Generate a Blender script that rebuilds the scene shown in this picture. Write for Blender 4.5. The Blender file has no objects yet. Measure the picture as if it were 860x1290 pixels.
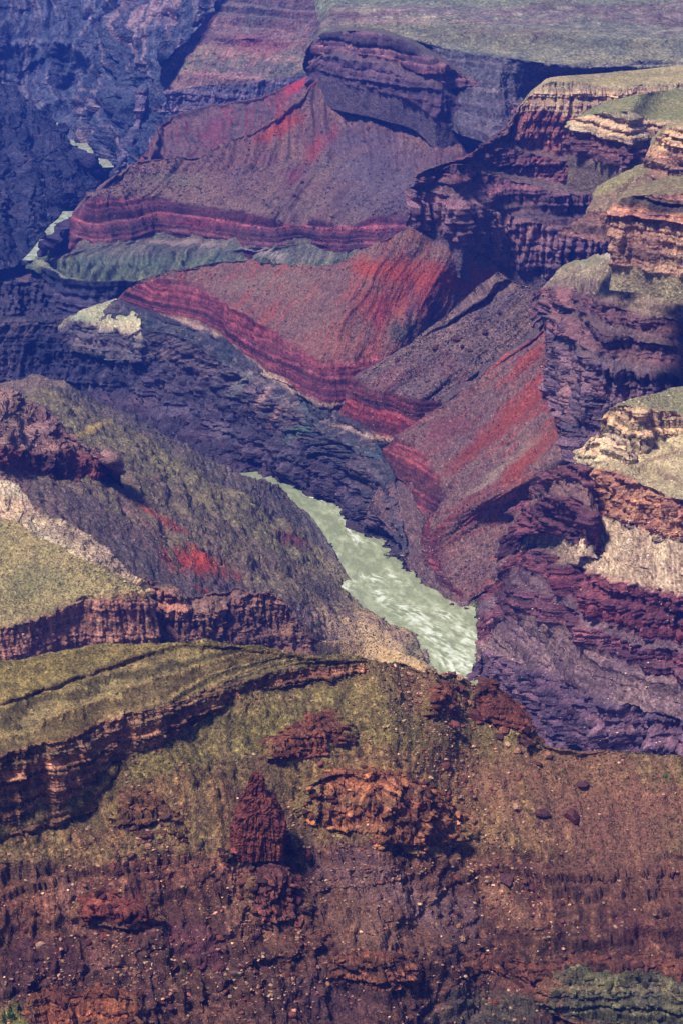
import bpy, math, random
import numpy as np
F=2800.0; CX,CY=430.0,645.0; H=1200.0; PITCH=math.radians(19.65)
PX=2220.0    # focal length in render pixels
rng=np.random.RandomState(7); random.seed(7)
col=bpy.context.scene.collection

# ---------------------------------------------------------------- image pixel to world helpers
def spot(x,y,z):
    "point of the canyon at height z on the camera ray through image pixel (x,y)"
    x=np.asarray(x,float); y=np.asarray(y,float); z=np.asarray(z,float)
    a=(x-CX)/F; b=-(y-CY)/F  # image pixel offset from the centre, as camera ray slopes
    dx=a; dy=math.cos(PITCH)+b*math.sin(PITCH); dz=-math.sin(PITCH)+b*math.cos(PITCH)
    t=(z-H)/dz
    return np.stack([dx*t,dy*t,z+0*t],-1)
def spotd(x,y,d):
    "same, with a horizontal distance instead of a height"
    a=(x-CX)/F; b=-(y-CY)/F
    dx=a; dy=math.cos(PITCH)+b*math.sin(PITCH); dz=-math.sin(PITCH)+b*math.cos(PITCH)
    t=d/dy
    return np.array([dx*t,dy*t,H+dz*t])
# ---------------------------------------------------------------- noise
_p=np.random.RandomState(3).permutation(256).astype(np.int32); _p=np.concatenate([_p,_p,_p])
_g=np.random.RandomState(5).normal(size=(256,3)).astype(np.float32); _g/=np.linalg.norm(_g,axis=1)[:,None]
from concurrent.futures import ThreadPoolExecutor
_ex=ThreadPoolExecutor(4)
def _pn(P):
    I=np.floor(P); f=P-I; I=I.astype(np.int32)&255
    u=f*f*f*(f*(f*6-15)+10)
    x0,y0,z0=I[:,0],I[:,1],I[:,2]
    A=_p[x0];B=_p[x0+1]
    AA=_p[A+y0];AB=_p[A+y0+1];BA=_p[B+y0];BB=_p[B+y0+1]
    fx,fy,fz=f[:,0],f[:,1],f[:,2]; ux,uy,uz=u[:,0],u[:,1],u[:,2]
    def gr(h,a,b,c):
        h=_p[h]; return _gx[h]*a+_gy[h]*b+_gz[h]*c
    fx1,fy1,fz1=fx-1,fy-1,fz-1
    l=lambda t,a,b:a+t*(b-a)
    r0=l(uy,l(ux,gr(AA+z0,fx,fy,fz),gr(BA+z0,fx1,fy,fz)),l(ux,gr(AB+z0,fx,fy1,fz),gr(BB+z0,fx1,fy1,fz)))
    r1=l(uy,l(ux,gr(AA+z0+1,fx,fy,fz1),gr(BA+z0+1,fx1,fy,fz1)),l(ux,gr(AB+z0+1,fx,fy1,fz1),gr(BB+z0+1,fx1,fy1,fz1)))
    return l(uz,r0,r1)*1.6
_gx,_gy,_gz=[np.ascontiguousarray(_g[:,i]) for i in range(3)]
def pn(P):
    P=np.asarray(P,np.float32); sh=P.shape[:-1]; P=P.reshape(-1,3)
    n=len(P); c=16384
    if n<=c: return _pn(P).reshape(sh)
    return np.concatenate(list(_ex.map(_pn,[P[i:i+c] for i in range(0,n,c)]))).reshape(sh)
def fbm(P,o=4,g=.5,lac=2.03):
    s=0;a=1;t=0
    P=np.asarray(P,np.float32)
    for i in range(o):
        s=s+a*pn(P+i*17.3); t+=a; a*=g; P=P*lac
    return s/t*1.4
def ridge(P,o=3,g=.5):
    s=0;a=1;t=0
    P=np.asarray(P,np.float32)
    for i in range(o):
        n=1-np.abs(pn(P+i*31.7))*2.2
        s=s+a*n; t+=a; a*=g; P=P*2.1
    return s/t
_h1=np.random.RandomState(11).rand(4096).astype(np.float32)
def hstep(z,h,sharp=.8,seed=0):
    "random value per bed of thickness h, short ramp between beds"
    q=z/h+seed*13.7; i=np.floor(q).astype(np.int64); f=q-i
    t=np.clip((f-sharp)/(1-sharp),0,1); t=t*t*(3-2*t)
    a=_h1[(i*7+seed*101)%4096]; b=_h1[((i+1)*7+seed*101)%4096]
    return a*(1-t)+b*t-.5
def terr(z,h,sh=.7,seed=0):
    "staircase remap of height: flat treads, steep risers, uneven bed thickness"
    zz=z+.5*h*np.sin(z/h*1.3+seed)+.2*h*np.sin(z/h*4.1+seed*2)
    q=zz/h; i=np.floor(q); f=q-i
    t=np.clip((f-sh)/(1-sh),0,1); t=t*t*(3-2*t)
    return (i+.15*f+.85*t)*h-zz
def blocks(u,z,w,h,seed=0):
    "jointed masonry: rectangular blocks with random stand-out, staggered bed by bed"
    b=np.floor(z/h).astype(np.int64); r=_h1[(b*37+seed*11)%4096]
    q=u/(w*(.7+.6*r))+r*9.3; i=np.floor(q); f=q-i; i=i.astype(np.int64)
    t=np.clip((f-.82)/.18,0,1); t=t*t*(3-2*t)
    H_=lambda i:_h1[(i*13+b*101+seed*7)%4096]
    gap=np.exp(-((f-.91)/.09)**2)
    return H_(i)*(1-t)+H_(i+1)*t-.5-gap*.35
def sm(a,b,x):
    t=np.clip((x-a)/(b-a),0,1); return t*t*(3-2*t)
def lin(c):
    c=np.asarray(c,float)/255.; return np.where(c<=.04045,c/12.92,((c+.055)/1.055)**2.4)
# ---------------------------------------------------------------- rows
def L(z,*xy):
    "a traced bed edge: z is one height or a list spread along the line"
    p=np.array(xy,float).reshape(-1,2)
    s=np.concatenate([[0],np.cumsum(np.hypot(*np.diff(p,axis=0).T))]); s/=s[-1]
    if np.isscalar(z): zz=np.full(len(p),float(z))
    elif len(z)==len(p): zz=np.array(z,float)
    else: zz=np.interp(s,np.linspace(0,1,len(z)),z)
    return spot(p[:,0],p[:,1],zz)
def tanof(y):
    return math.tan(PITCH)*0+np.tan(PITCH+np.arctan((np.asarray(y,float)-CY)/F))
def pix(r):
    x,y=project(r); return x,y
def U(base,ang,*xy):
    "the next bed edge above 'base': traced line, joined to the one below by a face of the given steepness in degrees (one, or a list along it)"
    p=np.array(xy,float).reshape(-1,2)
    bx,by=project(base); bd=base[:,1]; bz=base[:,2]
    if len(p)==len(base): d0,z0=bd,bz
    else:
        o=np.argsort(bx); d0=np.interp(p[:,0],bx[o],bd[o]); z0=np.interp(p[:,0],bx[o],bz[o])
    a=np.full(len(p),float(ang)) if np.isscalar(ang) else np.interp(np.linspace(0,1,len(p)),np.linspace(0,1,len(ang)),ang)
    g=np.tan(np.radians(a)); t=tanof(p[:,1])
    d=(H-z0+g*d0)/(t+g)
    return spot(p[:,0],p[:,1],H-d*t)
def U2(base,ang,*xy):
    "like U, point for point up each fall line, with the sideways part of the slope counted too"
    p=np.array(xy,float).reshape(-1,2); n=len(p)
    if len(base)!=n: raise ValueError('U2 %d %d'%(len(base),n))
    a=np.full(n,float(ang)) if np.isscalar(ang) else np.interp(np.linspace(0,1,n),np.linspace(0,1,len(ang)),ang)
    out=[]
    for i in range(n):
        r1=spotd(p[i,0],p[i,1],1000.)-np.array([0,0,H]); r1/=r1[1]; g=math.tan(math.radians(a[i]))
        b=base[i]
        f=lambda y:(H+r1[2]*y)-b[2]-g*math.hypot(r1[0]*y-b[0],y-b[1])
        ys=np.linspace(b[1]-300,b[1]+900,600); v=np.array([f(y) for y in ys]); k=np.argmax(v)
        if v[k]<=0: y=ys[k]
        else:
            lo,hi=ys[k],ys[-1]+3000
            for _ in range(50):
                m=(lo+hi)/2
                if f(m)>0: lo=m
                else: hi=m
            y=lo
        out.append([r1[0]*y,y,H+r1[2]*y])
    return np.array(out)
def zat(row,*xy):
    "a line at the height another line has at the same image x"
    p=np.array(xy,float).reshape(-1,2); bx,by=project(row); o=np.argsort(bx)
    return spot(p[:,0],p[:,1],np.interp(p[:,0],bx[o],row[o,2]))
def DN(top,run,*xy):
    "foot line straight under a rim, 'run' metres out from it"
    p=np.array(xy,float).reshape(-1,2); bx,by=project(top); o=np.argsort(bx); d=np.interp(p[:,0],bx[o],top[o,1])-run
    return spot(p[:,0],p[:,1],H-d*tanof(p[:,1]))
def off(r,dist,dz):
    "a hidden line behind (dist>0) or in front of another, dz higher or lower"
    r=r.copy(); d=r[:,:2]/np.linalg.norm(r[:,:2],axis=1)[:,None]
    r[:,:2]+=d*dist; r[:,2]+=dz
    return r
def shift(r,dx,dy,dz):
    return r+np.array([dx,dy,dz],float)
def resample(r,n,by=None):
    if len(r)>2:                                   # smooth the traced line a little
        P=np.vstack([2*r[0]-r[1],r,2*r[-1]-r[-2]])
        # plain Catmull-Rom written out
        q=[]
        for i in range(len(r)-1):
            u=np.linspace(0,1,12,endpoint=False)[:,None]
            a,b,c,d=P[i],P[i+1],P[i+2],P[i+3]
            cr=.5*((2*b)+(-a+c)*u+(2*a-5*b+4*c-d)*u**2+(-a+3*b-3*c+d)*u**3)
            li=b+(c-b)*u
            q.append(.55*cr+.45*li)
        q=np.vstack(q+[r[-1:]])
        idx=np.linspace(0,len(r)-1,len(q))
    else: q=r; idx=np.linspace(0,len(r)-1,len(q))
    if by=='index': s=idx/idx[-1]
    else:
        pr=q/np.linalg.norm(q,axis=1)[:,None]
        s=np.concatenate([[0],np.cumsum(np.linalg.norm(np.diff(pr,axis=0),axis=1)+1e-9)]); s/=s[-1]
    t=np.linspace(0,1,n)
    return np.stack([np.interp(t,s,q[:,k]) for k in range(3)],-1)
# ---------------------------------------------------------------- band recipes
NEARBY=[False]
KEYS='G F R B K S T Tw st stk spk'.split()
def band(kind,c0,c1=None,cs=None,**k):
    base=dict(G=0,F=0,R=0,B=0,K=0,S=0,T=12,Tw=0,st=0,stk=0,spk=0)
    base.update(dict(
      talus=dict(G=2.5,F=3,R=.9,stk=.6,spk=.5),
      cliff=dict(F=1,R=.6,B=13,K=6,S=4,st=.55,T=24,Tw=.25,spk=.15),
      wall=dict(F=.5,R=.4,B=8,K=5,S=1.6,st=.3,T=24,Tw=.0,spk=.1),
      ledge=dict(G=1,F=1.5,R=.4,B=7,K=1.2,S=1.5,T=14,Tw=.9,st=.7,spk=.15),
      flat=dict(G=.3,F=2.5,R=.6,stk=.1,spk=.5),
      craggy=dict(G=3,F=7,R=2.5,B=10,K=5,S=3,T=18,Tw=.4,st=.3,stk=.3,spk=.4),
    )[kind]); base.update(k)
    c0=lin(c0); c1=lin(c1) if c1 is not None else c0*.75; cs=lin(cs) if cs is not None else c1
    if kind in('cliff','wall','craggy') and not NEARBY[0]: c0=c0*1.4;c1=c1*1.4;cs=cs*1.3
    return np.array([base[q] for q in KEYS]+list(c0)+list(c1)+list(cs))
MESHES=[]
def mesh_from_grid(P,C,close=False):
    nr,nc=P.shape[:2]
    i=np.arange(nr*nc).reshape(nr,nc)
    a=i[:-1,:-1].ravel();b=i[:-1,1:].ravel();c=i[1:,1:].ravel();d=i[1:,:-1].ravel()
    return P.reshape(-1,3),np.stack([a,d,c,b],1),C.reshape(-1,3)
def make_mesh(name,V,Q,C=None,mat=None,smooth=True,n=4):
    me=bpy.data.meshes.new(name)
    V=np.ascontiguousarray(V,np.float32); Q=np.ascontiguousarray(Q,np.int32)
    me.vertices.add(len(V)); me.vertices.foreach_set('co',V.ravel())
    me.loops.add(Q.size); me.loops.foreach_set('vertex_index',Q.ravel())
    me.polygons.add(len(Q)); me.polygons.foreach_set('loop_start',np.arange(0,Q.size,Q.shape[1],dtype=np.int32))
    me.polygons.foreach_set('loop_total',np.full(len(Q),Q.shape[1],np.int32))
    me.polygons.foreach_set('use_smooth',np.full(len(Q),smooth))
    if C is not None:
        at=me.color_attributes.new('Col','FLOAT_COLOR','POINT')
        cc=np.ones((len(V),4),np.float32); cc[:,:3]=np.clip(C,0,1); at.data.foreach_set('color',cc.ravel())
    me.update(calc_edges=True)
    if mat: me.materials.append(mat)
    o=bpy.data.objects.new(name,me); col.objects.link(o)
    return o
def tag(o,label=None,cat=None,group=None,kind=None):
    if label: o['label']=label
    if cat: o['category']=cat
    if group: o['group']=group
    if kind: o['kind']=kind
    return o
SURF={}
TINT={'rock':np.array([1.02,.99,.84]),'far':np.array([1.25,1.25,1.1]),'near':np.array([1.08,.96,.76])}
def k_(d): return 1.0
TONE=[1.0]
def desat(C,a):
    l=C@np.array([.3,.55,.15]); return C*(1-a)+l[...,None]*a
def surf(name,rows,bands,label,cat,seed=0,k=1.0,blobs=(),by=None,spacing=1.15,tilt=(0,0),soft=0,post=None,strata=None,mat='rock',flip=False,nc=None,key=None,drape=1,kind='structure'):
    """a sheet of terrain lofted through traced bed edges, then broken up with beds, joints, gullies and rubble.
    rows: world polylines; bands: one recipe between each two rows"""
    spx=[]
    for r in rows:
        d=r/np.linalg.norm(r,axis=1)[:,None]; spx.append(np.linalg.norm(np.diff(d,axis=0),axis=1).sum()*PX)
    NC=nc or int(np.clip(max(spx)/spacing,80,1500))
    R=[resample(r,NC,by) for r in rows]
    if drape:
        wid=np.linalg.norm(R[0][0])*.0045*k_(drape)
        m=max(6,int(wid/(np.linalg.norm(R[0][0])/PX)/2)); t=np.linspace(1,0,m,endpoint=False)[:,None]
        for i in range(len(R)):
            f=(i+1)/len(R)
            lft=R[i][:1]+t*np.array([[-wid,wid*.5,0]])+(t**1.3)*np.array([[0,0,-wid*(1.6-.6*f)]])
            rgt=R[i][-1:]+t*np.array([[wid,wid*.5,0]])+(t**1.3)*np.array([[0,0,-wid*(1.6-.6*f)]])
            R[i]=np.vstack([lft if drape in (1,'l') else R[i][:0],R[i],rgt[::-1] if drape in (1,'r') else R[i][:0]])
        NC=len(R[0])
    G=[];prm=[]
    for i in range(len(rows)-1):
        w=np.linalg.norm(R[i+1]-R[i],axis=1); dist=np.linalg.norm((R[i]+R[i+1])/2,axis=1)
        da=R[i]/np.linalg.norm(R[i],axis=1)[:,None]-R[i+1]/np.linalg.norm(R[i+1],axis=1)[:,None]
        wr=np.percentile(w/dist,80)*PX
        sr=np.percentile(np.linalg.norm(da,axis=1),85)*PX
        n=int(np.clip(max(sr*1.25,wr*.45)/spacing,4,900))
        t=np.linspace(0,1,n,endpoint=False)[:,None,None]
        G.append(R[i][None]*(1-t)+R[i+1][None]*t); prm+= [bands[i]]*n
    G.append(R[-1][None]); prm.append(bands[-1])
    P=np.concatenate(G,0); prm=np.array(prm)
    # soften creases and the recipe changes over a few rows
    def blur(A,n):
        for _ in range(n):
            B=A.copy(); B[1:-1]=(A[:-2]+2*A[1:-1]+A[2:])/4; A=B
        return A
    P=blur(P,2+soft); prm=blur(prm,5)
    Q=dict(zip(KEYS,[prm[:,j][:,None] for j in range(len(KEYS))]))
    c0=prm[:,len(KEYS):len(KEYS)+3][:,None];c1=prm[:,len(KEYS)+3:len(KEYS)+6][:,None];cs=prm[:,len(KEYS)+6:len(KEYS)+9][:,None]
    P0=P.copy()
    du=np.linalg.norm(np.diff(P,axis=1),axis=2); dv=np.linalg.norm(np.diff(P,axis=0),axis=2)
    U=np.concatenate([np.zeros((P.shape[0],1)),np.cumsum(du,1)],1)
    U=U.mean(0)[None]*np.ones((P.shape[0],1))              # one along-slope coordinate per fall line
    V=np.concatenate([np.zeros((1,P.shape[1])),np.cumsum(dv,0)],0)
    def normal(P):
        a=np.gradient(P,axis=0); b=np.gradient(P,axis=1); n=np.cross(a,b); n/=np.linalg.norm(n,axis=2)[...,None]+1e-9
        if np.mean(n[...,2])<0: n=-n
        return n
    N=normal(blur(P,6)); Nh=N.copy(); Nh[...,2]=0; l=np.linalg.norm(Nh,axis=2)[...,None]; Nh/=np.maximum(l,.05)
    s=np.linalg.norm(P,axis=2).mean()/PX
    so=seed*37.1
    UV=np.stack([U,V,np.zeros_like(U)],-1)
    def w3(P,a,b=None):
        b=b or a; return np.stack([P[...,0]/a,P[...,1]/a,P[...,2]/b],-1)+so
    # big folds and buttresses, horizontal
    warp=fbm(w3(P,160*k),3)*8*k
    zz=P[...,2]+warp*.5+P[...,0]*tilt[0]+P[...,1]*tilt[1]
    D=Q['B']*(fbm(w3(P,70*k,160*k),4,.55)*1.3+.5*(ridge(w3(P,45*k,120*k)+5,2)-.3))
    # vertical joints
    cr=ridge(w3(P,16*k,90*k)+9,3,.6)
    D=D-Q['K']*np.clip(cr-.35,0,1)**1.5*1.6+Q['K']*.5*fbm(w3(P,9*k,30*k)+3,2)
    # beds
    brk=fbm(w3(P,60*k,20*k)+21,2)*.6+1
    bed=hstep(zz+warp*.2,13*k,.85,seed)+.6*hstep(zz,5.3*k,.8,seed+3)+.15*hstep(zz+warp*.1,2.1*k,.7,seed+5)
    D=D+Q['S']*bed*1.9*brk
    uw=U+fbm(w3(P,30*k)+33,2)*9*k
    zb=zz+warp*.2
    ub=U+fbm(w3(P,40*k,400*k)+39,2)*7*k
    cl=hstep(ub,30*k,.9,seed+21)*1.3+hstep(ub,11*k,.86,seed+22)*.75+hstep(ub,4.6*k,.8,seed+23)*.3
    cl=cl*(.55+.9*_h1[(np.floor(zb/(26*k)).astype(np.int64)*17+seed)%4096])
    blk=cl+blocks(uw,zb,15*k,13*k,seed+1)*.5+blocks(uw,zb,5*k,5*k,seed+2)*.2
    D=D+(Q['K']*.75+Q['S']*.35)*blk
    P=P+Nh*D[...,None]
    # gullies and hummocks along the normal
    gw=26*k
    ug=U/gw+fbm(w3(P,120*k),2)*.7
    gul=ridge(np.stack([ug,V/(gw*9),np.zeros_like(U)],-1)+so,3,.55)
    gul2=ridge(np.stack([U/(gw*4.2)+fbm(w3(P,300*k)+6,2)*.6,V/(gw*30),np.zeros_like(U)],-1)+so+4,2,.5)
    stre=.6*fbm(np.stack([ug*2.6,V/(gw*6),np.zeros_like(U)],-1)+so+8,3,.65)+.5*fbm(np.stack([ug*9,V/(gw*7),np.zeros_like(U)],-1)+so+18,2,.6)
    f1=fbm(w3(P,55*k)+2,4,.5); f2=fbm(w3(P,max(5*k,5*s))+4,3,.65)
    f3=np.clip(pn(w3(P,max(6*k,6*s))+14)-.33,0,1)*5+np.clip(pn(w3(P,max(3*k,3.4*s))+15)-.36,0,1)*2.5
    D2=-Q['G']*(gul*1.2+gul2*2.2)+Q['F']*f1*1.6+Q['R']*(f2*.55+f3*.9)+Q['G']*.35*stre
    P=P+N*D2[...,None]
    # staircase
    zt=P[...,2]+warp*.6+P[...,0]*tilt[0]+P[...,1]*tilt[1]
    Th=prm[:,KEYS.index('T')].max() if strata is None else strata
    tv=terr(zt,Th,.74,seed)+.35*terr(zt,Th*.37,.7,seed+1)
    tm=np.clip(.75+fbm(w3(P,90*k)+61,2),0.15,1)
    P[...,2]+=tv*Q['Tw']*tm
    # colour of the ground, painted ledge shade included
    N2=normal(P)
    patch=sm(-.25,.35,fbm(w3(P0,75*k)+41,4,.6))
    C=c0*(1-patch[...,None]*.75)+c1*patch[...,None]*.75
    stm=sm(.02,.4,stre+.35*fbm(w3(P0,90*k)+51,2))*Q['stk']
    C=C*(1-stm[...,None])+cs*stm[...,None]
    zs=zt+.0
    sb=hstep(zs,11*k,.9,seed+9)*.9+hstep(zs,4.1*k,.85,seed+11)*.7+.4*hstep(zs,1.7*k,.8,seed+12)
    stn=fbm(w3(P0,14*k,70*k)+71,3)*.7+blk*.25                     # desert varnish running down the face
    C=C*np.exp((Q['st']*(sb+stn)*.9))[...,None]
    C=C*(1+.45*Q['st'][...,None]*np.stack([sb,0*sb,-.3*sb],-1))
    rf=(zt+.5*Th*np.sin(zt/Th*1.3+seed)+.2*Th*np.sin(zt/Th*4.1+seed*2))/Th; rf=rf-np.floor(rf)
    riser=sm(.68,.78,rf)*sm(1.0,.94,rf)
    C=C*(1-np.clip(Q['Tw'],0,1)*(.6*riser-.28*(1-riser))*tm)[...,None]  # risers darkened, talus treads lightened: ledge shade painted into the colour
    C=C*np.exp(.28*np.clip(Q['stk']*1.6,0,1)*stre)[...,None]
    sp=fbm(w3(P0,max(3.2*k,2.2*s))+81,2,.8)
    C=C*np.exp((.2+.6*Q['spk'])*(sp*1.05+.4*f2))[...,None]
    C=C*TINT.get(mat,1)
    if mat=='near':
        wq=w3(P0,22)+.5*fbm(w3(P0,30)+7,2)[...,None]; m1=fbm(wq+55,4,.6); m2=fbm(w3(P0,7)+65,3,.7)
        C=C*np.exp(.55*m1+.35*m2)[...,None]; rk=sm(.18,.42,fbm(w3(P0,14)+75,4,.6))[...,None]*.35
        if name=='ridge_slope': C=C*(1-rk)+lin((92,64,52))*rk
    lump=f3*Q['R']
    C=C*np.exp(-.25*np.clip(lump,0,2))[...,None]
    x,y=project(P0)
    for (bx,by_,ra,rb,ang,colr,stg) in blobs:
        dx=x-bx;dy=y-by_;a=math.radians(ang);u=(dx*math.cos(a)+dy*math.sin(a))/ra;v=(-dx*math.sin(a)+dy*math.cos(a))/rb
        w=sm(1.35,.25,np.sqrt(u*u+v*v)+.7*stre+.5*fbm(w3(P0,45*k)+91,4))*stg*.92
        C=C*(1-w[...,None])+(lin(colr)*(.9+.35*stre[...,None]))*w[...,None]
    C=desat(C,.06 if mat!='near' else .05)
    if post: P,C=post(P,C,x,y,U,V)
    Vv,Qd,Cc=mesh_from_grid(P,C)
    o=make_mesh(name,Vv,Qd,Cc,MAT[mat])
    tag(o,label,cat,kind=kind)
    SURF[key or name]=(P,N2,x,y)
    return o
def project(P):
    c,s_=math.cos(PITCH),math.sin(PITCH)
    X=P[...,0];Y=P[...,1];Z=P[...,2]-H
    dep=Y*c-Z*s_; up=Y*s_+Z*c
    return CX+F*X/dep, CY-F*up/dep
# ---------------------------------------------------------------- materials
def rock_mat(name,grain=1.0,bump=1.0,vary=.35,rough=.93,dots=1.):
    m=bpy.data.materials.new(name); m.use_nodes=True; nt=m.node_tree; nt.nodes.clear()
    N=nt.nodes.new; lk=nt.links.new
    out=N('ShaderNodeOutputMaterial'); b=N('ShaderNodeBsdfPrincipled'); lk(b.outputs[0],out.inputs[0])
    b.inputs['Roughness'].default_value=rough; b.inputs['Specular IOR Level'].default_value=.15
    at=N('ShaderNodeAttribute'); at.attribute_name='Col'
    geo=N('ShaderNodeNewGeometry')
    n1=N('ShaderNodeTexNoise'); n1.inputs['Scale'].default_value=.55/grain; n1.inputs['Detail'].default_value=3; n1.inputs['Roughness'].default_value=.75
    lk(geo.outputs['Position'],n1.inputs['Vector'])
    n2=N('ShaderNodeTexNoise'); n2.inputs['Scale'].default_value=.11/grain; n2.inputs['Detail'].default_value=3; n2.inputs['Roughness'].default_value=.7
    lk(geo.outputs['Position'],n2.inputs['Vector'])
    vo=N('ShaderNodeTexVoronoi'); vo.inputs['Scale'].default_value=.42/grain
    lk(geo.outputs['Position'],vo.inputs['Vector'])
    mr=N('ShaderNodeMapRange'); lk(n1.outputs[0],mr.inputs['Value'])
    mr.inputs['From Min'].default_value=.3; mr.inputs['From Max'].default_value=.7
    mr.inputs['To Min'].default_value=1-vary*1.3; mr.inputs['To Max'].default_value=1+vary*1.6
    mr2=N('ShaderNodeMapRange'); lk(n2.outputs[0],mr2.inputs['Value'])
    mr2.inputs['From Min'].default_value=.3; mr2.inputs['From Max'].default_value=.7
    mr2.inputs['To Min'].default_value=1-vary*.6; mr2.inputs['To Max'].default_value=1+vary*.6
    mr3=N('ShaderNodeMapRange'); lk(vo.outputs['Color'],mr3.inputs['Value'])
    mr3.inputs['From Min'].default_value=.1; mr3.inputs['From Max'].default_value=.9
    mr3.inputs['To Min'].default_value=1-vary*.8; mr3.inputs['To Max'].default_value=1+vary*.9
    mu=N('ShaderNodeMath'); mu.operation='MULTIPLY'; lk(mr.outputs[0],mu.inputs[0]); lk(mr2.outputs[0],mu.inputs[1])
    mu2=N('ShaderNodeMath'); mu2.operation='MULTIPLY'; lk(mu.outputs[0],mu2.inputs[0]); lk(mr3.outputs[0],mu2.inputs[1])
    # scattered dark dots for scrub and painted stone shade, and a few pale stones
    v2=N('ShaderNodeTexVoronoi'); v2.inputs['Scale'].default_value=.3/grain; lk(geo.outputs['Position'],v2.inputs['Vector'])
    s2=N('ShaderNodeSeparateColor'); lk(v2.outputs['Color'],s2.inputs[0])
    rad=N('ShaderNodeMath'); rad.operation='LESS_THAN'; lk(v2.outputs['Distance'],rad.inputs[0]); rad.inputs[1].default_value=.42
    lo=N('ShaderNodeMath'); lo.operation='LESS_THAN'; lk(s2.outputs[0],lo.inputs[0]); lo.inputs[1].default_value=.16
    hi=N('ShaderNodeMath'); hi.operation='GREATER_THAN'; lk(s2.outputs[0],hi.inputs[0]); hi.inputs[1].default_value=.93
    d1=N('ShaderNodeMath'); d1.operation='MULTIPLY'; lk(rad.outputs[0],d1.inputs[0]); lk(lo.outputs[0],d1.inputs[1])
    d2=N('ShaderNodeMath'); d2.operation='MULTIPLY'; lk(rad.outputs[0],d2.inputs[0]); lk(hi.outputs[0],d2.inputs[1])
    e1=N('ShaderNodeMath'); e1.operation='MULTIPLY_ADD'; lk(d1.outputs[0],e1.inputs[0]); e1.inputs[1].default_value=-.62*dots; e1.inputs[2].default_value=1
    e2=N('ShaderNodeMath'); e2.operation='MULTIPLY_ADD'; lk(d2.outputs[0],e2.inputs[0]); e2.inputs[1].default_value=.6*dots; lk(e1.outputs[0],e2.inputs[2])
    mu3=N('ShaderNodeMath'); mu3.operation='MULTIPLY'; lk(mu2.outputs[0],mu3.inputs[0]); lk(e2.outputs[0],mu3.inputs[1]); mu2=mu3
    sc=N('ShaderNodeVectorMath'); sc.operation='SCALE'; lk(at.outputs['Color'],sc.inputs[0]); lk(mu2.outputs[0],sc.inputs['Scale'])
    lk(sc.outputs[0],b.inputs['Base Color'])
    ad=N('ShaderNodeMath'); ad.operation='ADD'; lk(n1.outputs[0],ad.inputs[0]); lk(vo.outputs['Distance'],ad.inputs[1])
    bp=N('ShaderNodeBump'); bp.inputs['Strength'].default_value=.8*bump; bp.inputs['Distance'].default_value=1.6*grain
    lk(ad.outputs[0],bp.inputs['Height']); lk(bp.outputs[0],b.inputs['Normal'])
    return m
MAT={}
MAT['rock']=rock_mat('canyon rock',1.3,1.0,.28,dots=.7)
MAT['near']=rock_mat('near slope rubble',.6,1.0,.42,dots=.8)
MAT['far']=rock_mat('distant rock',3.0,1.0,.3,dots=.7)
MAT['stone']=rock_mat('boulder stone',.5,.6,.3)
def plain(name,c,rough=.9,vary=.3,scale=.8):
    m=bpy.data.materials.new(name); m.use_nodes=True; nt=m.node_tree; b=nt.nodes['Principled BSDF']
    b.inputs['Roughness'].default_value=rough; b.inputs['Specular IOR Level'].default_value=.2
    n=nt.nodes.new('ShaderNodeTexNoise'); g=nt.nodes.new('ShaderNodeNewGeometry'); nt.links.new(g.outputs['Position'],n.inputs['Vector'])
    n.inputs['Scale'].default_value=scale
    r=nt.nodes.new('ShaderNodeValToRGB'); nt.links.new(n.outputs[0],r.inputs[0]); nt.links.new(r.outputs[0],b.inputs['Base Color'])
    c=lin(c); r.color_ramp.elements[0].position=.3; r.color_ramp.elements[1].position=.7
    r.color_ramp.elements[0].color=(*(c*(1-vary)),1); r.color_ramp.elements[1].color=(*(c*(1+vary)),1)
    return m
MAT['shrub']=plain('desert shrub leaves',(62,72,40)); MAT['green']=plain('green bush leaves',(70,105,45)); MAT['stem']=plain('shrub wood',(70,55,45))
MAT['bark']=MAT['stem']
def leafcol():
    m=bpy.data.materials.new('scrub leaves'); m.use_nodes=True; nt=m.node_tree; b=nt.nodes['Principled BSDF']; b.inputs['Roughness'].default_value=.9; b.inputs['Specular IOR Level'].default_value=.1
    at=nt.nodes.new('ShaderNodeAttribute'); at.attribute_name='Col'; n=nt.nodes.new('ShaderNodeTexNoise'); n.inputs['Scale'].default_value=1.5
    g=nt.nodes.new('ShaderNodeNewGeometry'); nt.links.new(g.outputs['Position'],n.inputs['Vector'])
    r=nt.nodes.new('ShaderNodeMapRange'); nt.links.new(n.outputs[0],r.inputs[0]); r.inputs['To Min'].default_value=.5; r.inputs['To Max'].default_value=1.5
    s=nt.nodes.new('ShaderNodeVectorMath'); s.operation='SCALE'; nt.links.new(at.outputs['Color'],s.inputs[0]); nt.links.new(r.outputs[0],s.inputs['Scale']); nt.links.new(s.outputs[0],b.inputs['Base Color'])
    return m
MAT['leafcol']=leafcol()
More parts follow.
